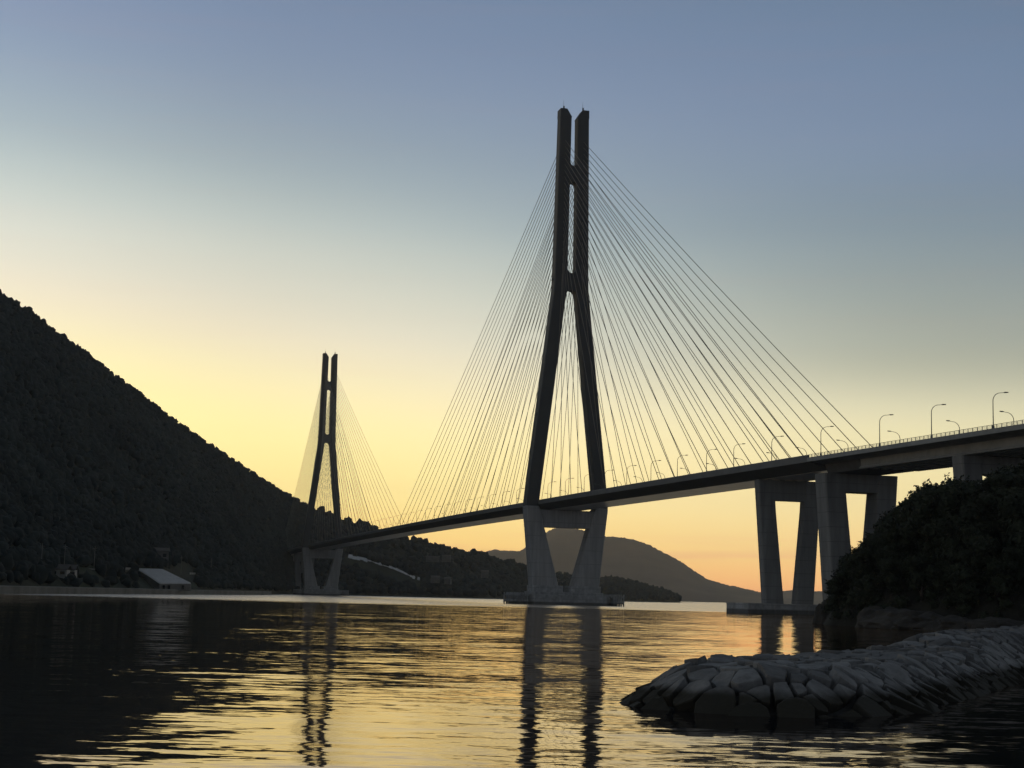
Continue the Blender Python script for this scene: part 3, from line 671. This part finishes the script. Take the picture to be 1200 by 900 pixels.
def stone_geo(i, rnd):
    sx, sy, _, ri = seeds[i]; poly = [(sx - 2, sy - 2), (sx + 2, sy - 2), (sx + 2, sy + 2), (sx - 2, sy + 2)]
    dd = np.hypot(S_A[:, 0] - sx, S_A[:, 1] - sy)
    for j in np.argsort(dd)[1:18]:
        if dd[j] > 3.2: break
        qx, qy = S_A[j]; rj = seeds[j][3]; tt_ = .5 + (ri * ri - rj * rj) / (2 * dd[j] ** 2); poly = clip(poly, sx + (qx - sx) * tt_, sy + (qy - sy) * tt_, qx - sx, qy - sy)
        if len(poly) < 3: return None
    # drop tiny edges, shrink for the joint
    P = [p_ for k, p_ in enumerate(poly) if math.dist(p_, poly[k - 1]) > .12]
    if len(P) < 3: return None
    cx = sum(p_[0] for p_ in P) / len(P); cy = sum(p_[1] for p_ in P) / len(P)
    n = bw_n(cx, cy); z0 = bw_h(cx, cy)
    far = min(1.0, max(0.0, (cy - 50) / 40))
    gap = rnd.uniform(.035, .085)
    size = max(math.dist((cx, cy), p_) for p_ in P)
    lift = rnd.uniform(.03, .22) + .05 * ri; tilt = Vector((rnd.uniform(-1, 1), rnd.uniform(-1, 1), 0)) * .2
    ring_o = []
    # subdivide edges once with jitter so the outline is not straight
    Q = []
    for k, p_ in enumerate(P):
        q = P[(k + 1) % len(P)]; Q.append((p_, rnd.uniform(.0, .42))); 
        if math.dist(p_, q) > .35: Q.append((((p_[0] + q[0]) / 2, (p_[1] + q[1]) / 2), rnd.uniform(-.12, .25)))
    def pt(p_, off, f_):
        x, y = cx + (p_[0] - cx) * f_, cy + (p_[1] - cy) * f_
        zz = bw_h(x, y); b = Vector((x, y, zz * .55 + .45 * (z0 - ((x - cx) * n.x + (y - cy) * n.y) / max(n.z, .3))))
        return b + n * (off + tilt.x * (x - cx) + tilt.y * (y - cy)) - BWO
    g = 1 - gap / max(size, .3)
    rows = []
    for off, f_, j in ((-.45, .92, 0), (-.05, 1.0, .02), (lift * .9, .985, .02), (lift + .012, .93, .012)):
        rows.append([pt(p_, off + rnd.uniform(-j, j), g * f_ * (1 - cut * .30 * (1 if off > -.2 else .4))) for p_, cut in Q])
    V = [v_ for r_ in rows for v_ in r_]; k = len(Q); F = []
    for r_ in range(3):
        for j in range(k): F.append((r_ * k + j, r_ * k + (j + 1) % k, (r_ + 1) * k + (j + 1) % k, (r_ + 1) * k + j))
    c = pt((cx + rnd.uniform(-.1, .1), cy + rnd.uniform(-.1, .1)), lift + .02 + rnd.uniform(-.015, .03), 1); V.append(c)
    for j in range(k): F.append((3 * k + j, 3 * k + (j + 1) % k, 4 * k))
    return V, F
def vis_rank(q):
    x, y, d = q[:3]
    # the flank turned away from the viewer lies beyond the crest
    nn = bw_n(x, y); facing = nn.dot((Vector((0, 0, EYE)) - Vector((x, y, bw_h(x, y)))).normalized())
    return -facing / (y * y) if facing > .015 else 1 + y
order = sorted(range(len(seeds)), key=lambda i: vis_rank(seeds[i]))
rnd = random.Random(5); rest = MB(); done = 0
for i in order:
    gq = stone_geo(i, rnd)
    if not gq: continue
    if done < 300:
        m = MB(); m.add(*gq); o = m.build('stone', M['stone'], bwk); done += 1
        bv = o.modifiers.new('bevel', 'BEVEL') if False else None
    else: rest.add(*gq)
rest.build('packed_stones', M['stone'], bwk, kind='stuff')
# rubble core under and between the stones
m = MB(); core = []
gx = np.arange(2, 84, .8)
idx = {}
pts_c = []
for j, y in enumerate(np.arange(41, 206, .8)):
    for i, x in enumerate(gx):
        d = tdist(x, y)
        if d > -1.6: idx[(i, j)] = len(pts_c); pts_c.append((x - 9, y - 50, bw_h(x, y) - .24))
fc = [(idx[(i, j)], idx[(i + 1, j)], idx[(i + 1, j + 1)], idx[(i, j + 1)]) for (i, j) in idx if (i + 1, j) in idx and (i + 1, j + 1) in idx and (i, j + 1) in idx]
M['core'] = material('rubble_core', (.07, .07, .068), .95, .5, 1.5)
link('rubble_core', mesh('rubble_core', pts_c, fc, True), M['core'], bwk, kind='stuff')

# ------------------------------------------------------------------ wooded knoll
KN = [(50.5, 263), (48.5, 248), (53, 234), (64, 224), (85, 214), (120, 204), (180, 190), (300, 175), (300, 440), (150, 440), (108, 400), (84, 345), (64, 300)]
KN_A = np.array(KN, float)
def kdist(x, y):
    a = KN_A; b = np.roll(KN_A, -1, 0); d = b - a; p_ = np.array([x, y])
    t_ = np.clip(((p_ - a) * d).sum(1) / (d * d).sum(1), 0, 1); q = a + d * t_[:, None]; dd = np.hypot(*(p_ - q).T).min()
    c = False; n = len(KN)
    for i in range(n):
        (x1, y1), (x2, y2) = KN[i], KN[(i + 1) % n]
        if (y1 > y) != (y2 > y) and x < (x2 - x1) * (y - y1) / (y2 - y1) + x1: c = not c
    return dd if c else -dd
def kn_h(x, y):
    d = kdist(x, y)
    if d <= 0: return -1.5 + d * .6 if d > -4 else -4
    h = 3.4 * (1 - math.exp(-d / 1.6)) - .6 + 19 * (1 - math.exp(-max(d - 1, 0) / 24)) + .05 * max(0, min(x, 200) - 60)
    return h + 1.2 * fbm(x, y, 14, 4, 1.5) * min(1, d / 4)
V, Fc, idk = [], [], {}
xs = np.concatenate([np.arange(42, 120, 1.5), np.arange(120, 310, 8)]); ys = np.concatenate([np.arange(168, 345, 2.0), np.arange(345, 450, 7)])
for j, y in enumerate(ys):
    for i, x in enumerate(xs):
        h = kn_h(x, y)
        if h > -3.9: idk[(i, j)] = len(V); V.append((x, y, h))
Fc = [(idk[(i, j)], idk[(i + 1, j)], idk[(i + 1, j + 1)], idk[(i, j + 1)]) for (i, j) in idk if (i + 1, j) in idk and (i + 1, j + 1) in idk and (i, j + 1) in idk]
M['knoll'] = material('knoll_ground', (.04, .038, .03), .95, .5, .25, bump=.5, bscale=.8)
link('knoll', mesh('knoll', V, Fc, True), M['knoll'], kind='structure')

SKY_K = [(955, 745), (962, 712), (966, 697), (973, 678), (985, 662), (995, 646), (1006, 637), (1017, 630), (1032, 618), (1048, 602), (1061, 583), (1080, 569), (1095, 565), (1113, 566), (1130, 563), (1145, 568), (1156, 567), (1164, 562), (1180, 551), (1200, 543), (1260, 528), (1400, 515), (2000, 515)]
def tree_variant(i):
    rd = random.Random(100 + i); H = 10.0
    tr = MB(); tr.tube([(0, 0, -.8), (rd.uniform(-.2, .2), rd.uniform(-.2, .2), 2.2), (rd.uniform(-.5, .5), rd.uniform(-.5, .5), 5.0), (rd.uniform(-.7, .7), rd.uniform(-.7, .7), 8.2)], [.34, .27, .19, .06], 7)
    lobes = []
    for k in range(13):
        a = rd.uniform(0, 6.283); z = rd.uniform(2.4, 9.2); rad = (1.0 - abs(z - 5.4) / 6.5) * rd.uniform(1.5, 3.3)
        c = Vector((math.cos(a) * rad, math.sin(a) * rad, z)); lobes.append((c, rd.uniform(1.1, 1.9)))
        st_ = Vector((0, 0, max(1.4, z - rd.uniform(1.0, 2.4)))); tr.tube([st_, st_.lerp(c, .5) + Vector((0, 0, .2)), c], [.13, .08, .03], 5)
    lobes.append((Vector((0, 0, 5)), 2.3)); lobes.append((Vector((.3, -.2, 7.6)), 1.8))
    V, F = [], []
    for c, r_ in lobes:
        nl = int(190 * r_ * r_ / 2.2)
        for _ in range(nl):
            d = Vector((rd.gauss(0, 1), rd.gauss(0, 1), rd.gauss(0, 1))).normalized()
            rr_ = r_ * (rd.random() ** .35) * rd.uniform(.85, 1.12); p_ = c + Vector((d.x * rr_, d.y * rr_, d.z * rr_ * .8))
            nrm = (d + Vector((rd.uniform(-.7, .7), rd.uniform(-.7, .7), rd.uniform(-.2, .9)))).normalized()
            u = nrm.orthogonal().normalized(); w = nrm.cross(u); a = rd.uniform(0, 6.283); u, w = u * math.cos(a) + w * math.sin(a), w * math.cos(a) - u * math.sin(a)
            sz = rd.uniform(.2, .46); b = len(V)
            V += [p_ - u * sz, p_ + w * sz * .55 - nrm * .04, p_ + u * sz, p_ - w * sz * .55 + nrm * .03]; F.append((b, b + 1, b + 2, b + 3))
        for _ in range(7):
            d = Vector((rd.gauss(0, 1), rd.gauss(0, 1), rd.gauss(.35, .8))).normalized(); st_ = c + d * r_ * .8
            ln = rd.uniform(.5, 1.3); dr = (d + Vector((rd.uniform(-.4, .4), rd.uniform(-.4, .4), rd.uniform(-.5, .3)))).normalized()
            for q in range(9):
                p_ = st_ + dr * ln * q / 8 + Vector((rd.uniform(-.16, .16), rd.uniform(-.16, .16), rd.uniform(-.16, .16)))
                u = Vector((rd.gauss(0, 1), rd.gauss(0, 1), rd.gauss(0, .6))).normalized(); w = u.orthogonal().normalized(); sz = rd.uniform(.16, .34); b = len(V)
                V += [p_ - u * sz, p_ + w * sz * .5, p_ + u * sz, p_ - w * sz * .5]; F.append((b, b + 1, b + 2, b + 3))
        # inner twigs mass so that light does not leak through the middle of the lobe
        bv, bt = BL[rd.randrange(len(BL))]; b = len(V)
        V += [c + Vector(tuple(q)) * r_ * .58 for q in bv]; F += [tuple(int(z_) + b for z_ in t_) for t_ in bt]
    return tr.make('trunk', True), mesh('crown', V, F)
TV = [tree_variant(i) for i in range(7)]
trees = []
rk = random.Random(21)
pts_t = []
for attempt in range(9000):
    x = rk.uniform(47, 150); y = rk.uniform(205, 322)
    d = kdist(x, y)
    if d < 1.6: continue
    px, py, dep = to_px((x, y, 8))
    if px > 1290: continue
    sp_ = 3.9 if d > 6 else 3.2
    if any((q[0] - x) ** 2 + (q[1] - y) ** 2 < sp_ * sp_ for q in pts_t): continue
    pts_t.append((x, y))
cand = []
for x, y in pts_t:
    g = kn_h(x, y); h = rk.uniform(7.5, 12) if kdist(x, y) > 7 else rk.uniform(4, 7.5)
    lim = 99
    rad = .33 * h
    for dx in (-.9, -.5, 0, .5, .9):
        px, _, dep = to_px((x + dx * rad, y, g + h * .6))
        ysil = lerp_tab(SKY_K, px); zt = at_dist(px, ysil, math.hypot(x, y)).z
        f_ = 1.0 if abs(dx) < .3 else (.86 if abs(dx) < .7 else .62)
        lim = min(lim, (zt - g) / f_)
    lim += rk.uniform(-1.1, .7)
    h = min(h, lim)
    if h < 2.6: continue
    cand.append((x, y, g, h))
cand.sort(key=lambda c: to_px((c[0], c[1], c[2] + c[3]))[0])
out_lab = {}
def top_gap(c):
    px, py, _ = to_px((c[0], c[1], c[2] + c[3])); return px, py - lerp_tab(SKY_K, px)
used = set()
for target, lab in ((968, 'small leaning tree at the water edge of the knoll, beside the thick pier'), (1000, 'bushy tree on the knoll outline in front of the thick second pier'), (1022, 'tree crown filling the foot of the gap between the legs of the thick pier'),
                    (1056, 'tree crown standing just right of the thick pier against the yellow sky'), (1085, 'rounded tree crown on the knoll outline between the two right-hand piers'), (1110, 'tree crown touching the underside of the last pier in view'),
                    (1160, 'tree crown peeking into the small bright opening of the last pier'), (1192, 'tallest dark tree crown under the deck at the picture edge')):
    best = min((c for c in range(len(cand)) if c not in used), key=lambda c: abs(top_gap(cand[c])[0] - target) + 2.0 * abs(top_gap(cand[c])[1]))
    used.add(best); out_lab[best] = lab
for i, (x, y, g, h) in enumerate(cand):
    tm, cm = TV[rk.randrange(len(TV))]
    e = empty('broadleaf_tree', (x, y, g - .2), rk.uniform(0, 6.28), None, label=out_lab.get(i, 'dark broadleaf tree crowded among others on the wooded knoll'), category='tree', group='trees on the wooded knoll')
    w = max(.55, min(1.05, h / 10 * rk.uniform(1.0, 1.25))); e.scale = (w, w, h / 9.8)
    link('trunk', tm, M['bark'], e); link('crown', cm, M['leaf'], e)
# undergrowth that hides the ground between the trunks
us, ut, b = [], [], 0
for _ in range(4200):
    x = rk.uniform(48, 150); y = rk.uniform(205, 330); d = kdist(x, y)
    if d < .9: continue
    g = kn_h(x, y); px, py, dep = to_px((x, y, g + 1.8))
    if px > 1330 or py < lerp_tab(SKY_K, px) + 4: continue
    bv, bt = BL[rng.integers(len(BL))]; r_ = rk.uniform(.6, 1.35)
    for k in range(2):
        c_ = np.array([x + rk.uniform(-.8, .8), y + rk.uniform(-.8, .8), g + .4 + rk.uniform(0, .7)])
    us.append(bv * np.array([r_, r_, r_ * .9]) * .55 + c_); ut.append(bt + b); b += len(bv)
    nl = 70
    dd = rng.normal(size=(nl, 3)); dd /= np.linalg.norm(dd, axis=1)[:, None]; cc = c_ + dd * r_ * rng.uniform(.5, 1.3, (nl, 1))
    t1 = rng.normal(size=(nl, 3)); t1 /= np.linalg.norm(t1, axis=1)[:, None]; t2 = np.cross(t1, dd)
    sz = rng.uniform(.15, .32, (nl, 1)); tri = np.stack([cc - t1 * sz, cc + t1 * sz, cc + t2 * sz * 1.2], 1).reshape(-1, 3)
    us.append(tri); ut.append(np.arange(nl * 3).reshape(-1, 3) + b); b += nl * 3
link('undergrowth', bulk('undergrowth', np.concatenate(us), np.concatenate(ut), False), M['leaf'], kind='stuff', label='dark undergrowth between the trees of the knoll', category='undergrowth')

# shore rocks
def boulder(x, y, z, sx, sy, sz, seed, label):
    bm = bmesh.new(); bmesh.ops.create_icosphere(bm, subdivisions=4, radius=1)
    for v_ in bm.verts:
        p_ = v_.co.copy(); q = p_ + Vector((seed * 3.7, seed, 0))
        ridge = abs(mnoise.noise(Vector((q.x * 1.4, q.y * 1.4, q.z * .8))))
        cell = mnoise.cell(q * 1.5) * .08
        v_.co = p_ * (1 + .35 * mnoise.fractal(q * 1.1, 1, 2, 4) - .25 * ridge + cell)
    me = bpy.data.meshes.new('shore_rock'); bm.to_mesh(me); bm.free()
    o = link('shore_rock', me, M['rock'], None, label=label, category='rock', group='rocks along the knoll shore'); o.location = (x, y, z); o.scale = (sx, sy, sz); o.rotation_euler = (0, 0, seed)
    return o
for k, (px, dist, wd, hh, lab) in enumerate(((972, 266, 2.6, 5.2, 'tall craggy brown rock at the tip of the knoll by the bright water'), (986, 259, 2.8, 4.6, 'craggy brown rock just right of the tip rock of the knoll'), (1000, 252, 2.2, 3.2, 'low dark rock in the notch between the crags and the broad slab rock'),
        (1026, 240, 3.4, 3.4, 'dark hump of rock left of the broad slab rock under the trees'), (1052, 236, 5.6, 3.3, 'broad sloping slab of brown rock under the trees behind the breakwater'), (1088, 231, 4.4, 2.6, 'low brown rock right of the broad slab, half hidden by the breakwater'),
        (1125, 228, 4.0, 2.4, 'low dark rock behind the raised part of the breakwater'), (1165, 225, 4.2, 2.6, 'dark shore rock above the breakwater near the picture edge'))):
    P = at_dist(px, 715, dist); boulder(P.x, P.y, .1, wd, wd * .9, hh * .78, k + 1.3, lab)

# ------------------------------------------------------------------ far shore: sea wall, road, sheds, houses, poles
def shore_pt(px, off): return at_dist(px, 700, lerp_tab(SHORE, px) + off)
m = MB(); rings = []
for px in np.linspace(-260, 318, 60):
    a = shore_pt(px, -6); b = shore_pt(px, 4); rings.append([(a.x, a.y, -2), (a.x, a.y, 2.4), (b.x, b.y, 2.6), (b.x, b.y, -2)])
m.loft(rings); m.build('sea_wall', M['sea_wall'], None, label='long low grey sea wall along the foot of the mountain', category='sea wall')
def hit(hill, px, py, default=None):
    d0 = lerp_tab(SHORE, px) + 1; d1 = lerp_tab(RIDGE, px)
    for dist in np.linspace(d0, d1, 400):
        if hill.ground(px, dist).z >= at_dist(px, py, dist).z: return dist - 2.0
    return default or d1
def strip_field(name, px0, px1, d0, d1, mat, lift, **props):
    V = []; F = []; n = 16; k = 8
    for i in range(n + 1):
        for j in range(k + 1):
            px = px0 + (px1 - px0) * i / n; o0 = d0[0] + (d0[1] - d0[0]) * i / n; o1 = d1[0] + (d1[1] - d1[0]) * i / n
            dist = lerp_tab(SHORE, px) + o0 + (o1 - o0) * j / k; P = mt.ground(px, dist); V.append((P.x, P.y, P.z + lift))
    for i in range(n):
        for j in range(k): F.append((i * (k + 1) + j, (i + 1) * (k + 1) + j, (i + 1) * (k + 1) + j + 1, i * (k + 1) + j + 1))
    return link(name, mesh(name, V, F, True), mat, **props)
strip_field('field', 60, 232, (8, 8), (75, 80), M['field'], .5, kind='structure')
# pale guard rails on the shore road
def guard_rail(px0, px1, y0, y1, dist0, dist1, label):
    e = None; A = at_dist(px0, y0, dist0); m = MB(); p = MB(); n = 24
    pts = [at_dist(px0 + (px1 - px0) * k / n, y0 + (y1 - y0) * k / n, dist0 + (dist1 - dist0) * k / n) - A for k in range(n + 1)]
    m.loft([[(q.x, q.y, q.z - .55), (q.x, q.y + .1, q.z - .55), (q.x, q.y + .1, q.z + .55), (q.x, q.y, q.z + .55)] for q in pts])
    e = empty('guard_rail', A, 0, None, label=label, category='guard rail'); m.build('rail', M['wall'], e)
    for q in pts: p.box(q.x - .15, q.x + .15, q.y + .12, q.y + .35, q.z - 6, q.z + .6)
    p.build('post', M['sea_wall'], e, kind='stuff'); return e
for px0, px1, y0, y1, lab in ((19, 66, 666.5, 667.8, 'pale broken guard rail of the shore road left of the small house'), (76, 112, 667.5, 667.8, 'pale guard rail just right of the small house'),
        (132, 162, 665.8, 666.8, 'pale guard rail reaching the top of the sloping shed roof'), (222, 274, 672.0, 672.8, 'thin pale rail on the shore road right of the sloping shed')):
    guard_rail(px0, px1, y0, y1, hit(mt, px0, y0) - 1, hit(mt, px1, y1) - 1, lab)
# long shed with a ribbed roof falling towards the water
def ribbed_roof():
    dt = min(hit(mt, 176, 666.5) - 6, 830); db = lerp_tab(SHORE, 200) + 5
    c = [at_dist(161, 666.5, dt), at_dist(191, 667.5, dt + 2), at_dist(224, 683.5, db + 14), at_dist(187, 683.5, db)]
    pass
    A = c[3].copy(); e = empty('greenhouse', A, 0, None, label='long pale shed with a ribbed roof sloping down to the shore', category='shed')
    n = 14
    for k in range(n):
        u0, u1 = k / n, (k + .86) / n
        def q(u, w, dz): 
            p_ = c[0].lerp(c[1], u).lerp(c[3].lerp(c[2], u), w) - A; return (p_.x, p_.y, p_.z + dz)
        m = MB(); um = (u0 + u1) / 2
        m.loft([[q(u0, w, 0), q(um, w, .45), q(u1, w, 0), q(u1, w, -.3), q(u0, w, -.3)] for w in (0, .33, .36, .66, .69, 1)]); m.build('roof_panel', M['white'], e)
    m = MB(); lo = [c[3] - A, c[2] - A]
    m.loft([[(p_.x, p_.y, p_.z - 3.4), (p_.x, p_.y + .4, p_.z - 3.4), (p_.x, p_.y + .4, p_.z - .35), (p_.x, p_.y, p_.z - .35)] for p_ in lo]); m.build('front_wall', M['wall'], e)
    m = MB()
    base = [p_ - A + Vector((0, 0, -.5)) for p_ in c]; m.loft([[(p_.x, p_.y, p_.z) for p_ in base], [(p_.x, p_.y, min(p_.z - 3, -3.5)) for p_ in base]]); m.build('body', M['sea_wall'], e)
    m = MB(); a, b = lo
    for k in range(3):
        w = (.1, .26, .7)[k]; p_ = a.lerp(b, w); r_ = a.lerp(b, w + .1); m.box(p_.x, r_.x, min(p_.y, r_.y) - .25, min(p_.y, r_.y) - .1, p_.z - 2.8, p_.z - 1.0)
    m.build('door', M['glass'], e)
ribbed_roof()
def house(px, py, dist, w, d, h, label, rz=0.0, roofm='roof', hip=1.9, cat='house'):
    A = at_dist(px, py, min(dist, hit(hd if px > 345 else mt, px, py, dist))); e = empty('house', A, rz, None, label=label, category=cat)
    m = MB(); m.box(-w / 2, w / 2, -d / 2, d / 2, -4, h); m.build('wall', M['dim_wall'] if px > 150 else M['wall'], e)
    m = MB(); o = .6
    m.loft([[(x, -d / 2 - o, h + .01), (x, 0, h + hip), (x, d / 2 + o, h + .01), (x, d / 2 + o, h + .25), (x, 0, h + hip + .28), (x, -d / 2 - o, h + .25)] for x in (-w / 2 - o, w / 2 + o)]); m.build('roof', M[roofm], e)
    for k in range(max(2, int(w / 3.2)) if dist < 1500 else 0):
        x = -w / 2 + (k + .5) * w / max(2, int(w / 3.2))
        m = MB(); m.box(x - .9, x + .9, -d / 2 - .08, -d / 2 - .02, h * .3, h * .75); wn = m.build('window', M['glass'], e)
        m = MB(); m.box(x - 1.0, x + 1.0, -d / 2 - .2, -d / 2 - .09, h * .3 - .15, h * .3 - .02); m.build('sill', M['wall'], wn)
    return e
house(70, 675.5, 690, 6.5, 5, 2.6, 'small pale house with a dark roof beside the shore road'); house(84, 677.5, 684, 3.0, 4, 3.2, 'narrow pale annex standing right of the small shore house', cat='shed')
house(187, 656, 1040, 9, 8, 4.5, 'dim brown house on the slope above the sloping shed', .3)
house(507, 654.5, 1880, 15, 9, 2.2, 'pale flat building on the headland just left of the main span skyline', 0, 'dim_wall', .4, 'building'); house(523, 654.5, 1876, 10, 8, 3.4, 'taller pale block joined right of the pale flat headland building', 0, 'dim_wall', .4, 'building')
house(510, 679, 1790, 9, 8, 2.0, 'dim house low on the headland between the two towers', .2); house(525, 680.5, 1800, 7, 7, 1.8, 'dim smaller house right of the dim headland house', -.2); house(568, 673, 1820, 8, 6, 2.6, 'small dim house on the headland just left of the near tower', .1)
# long bright terrace wall on the headland, built of stepped lengths
def terrace():
    pts = [(408, 650.5), (423, 653), (436, 657), (449, 662), (462, 666), (473, 671), (483, 675.5), (492, 678)]
    A = at_dist(*pts[0], 1740); e = empty('retaining_wall', A, 0, None, label='long white stepped retaining wall slanting down the headland right of the far tower', category='wall')
    nn_ = 22
    for k in range(nn_):
        def at_u(u):
            u = u * (len(pts) - 1); i = min(int(u), len(pts) - 2); w = u - i
            x, y = pts[i][0] + (pts[i + 1][0] - pts[i][0]) * w, pts[i][1] + (pts[i + 1][1] - pts[i][1]) * w
            return at_dist(x, y, hit(hd, x, y) - 7) - A
        P, Q = at_u(k / nn_), at_u((k + .96) / nn_)
        h = (1.8 + 4.6 * math.sin(math.pi * (k + .6) / (nn_ + .5))) * random.uniform(.8, 1.2) + .6; j = random.uniform(-.6, 1.6)
        m = MB(); m.loft([[(p_.x, p_.y - 2, p_.z + j - h), (p_.x, p_.y + 6.5, p_.z + j), (p_.x, p_.y + 7.5, p_.z + j - .2), (p_.x, p_.y + 7.5, p_.z + j - h - 3), (p_.x, p_.y - 1.8, p_.z + j - h - 3)] for p_ in (P, Q)]); m.build('wall_section', M['white'], e)
terrace()
def pole(px, py, dist, label):
    A = at_dist(px, py, hit(mt, px, py, dist)); e = empty('utility_pole', A, 0, None, label=label, category='utility pole', group='utility poles along the shore road')
    m = MB(); m.tube([(0, 0, -3), (0, 0, 10)], [.16, .1], 6); m.build('shaft', M['sea_wall'], e)
    m = MB(); m.box(-.9, .9, -.06, .06, 8.9, 9.05); m.box(-.7, .7, -.06, .06, 8.2, 8.33); m.build('crossarm', M['sea_wall'], e)
for px, py, d_, lab in ((48, 668, 640, 'thin pole above the road left of the small shore house'), (75, 667, 680, 'thin pole directly above the small shore house'), (110, 667, 720, 'tall thin pole between the small house and the sloping shed'),
        (212, 672, 900, 'thin pole beside the right slope of the shed roof'), (247, 673, 1000, 'thin pole above the thin rail right of the shed')): pole(px, py, d_, lab)

# ------------------------------------------------------------------ air
m = MB(); m.box(-11800, 11800, -3500, 11800, -8, 760)
hz = m.build('haze', None, None, kind='stuff'); hm = bpy.data.materials.new('haze_air'); hm.use_nodes = True; t = hm.node_tree
for n in list(t.nodes): t.nodes.remove(n)
ov = t.nodes.new('ShaderNodeOutputMaterial'); pv = t.nodes.new('ShaderNodeVolumePrincipled'); t.links.new(pv.outputs[0], ov.inputs['Volume'])
pv.inputs['Color'].default_value = (.97, .96, .95, 1); pv.inputs['Density'].default_value = 5.0e-5; pv.inputs['Anisotropy'].default_value = .72
hz.data.materials.append(hm)
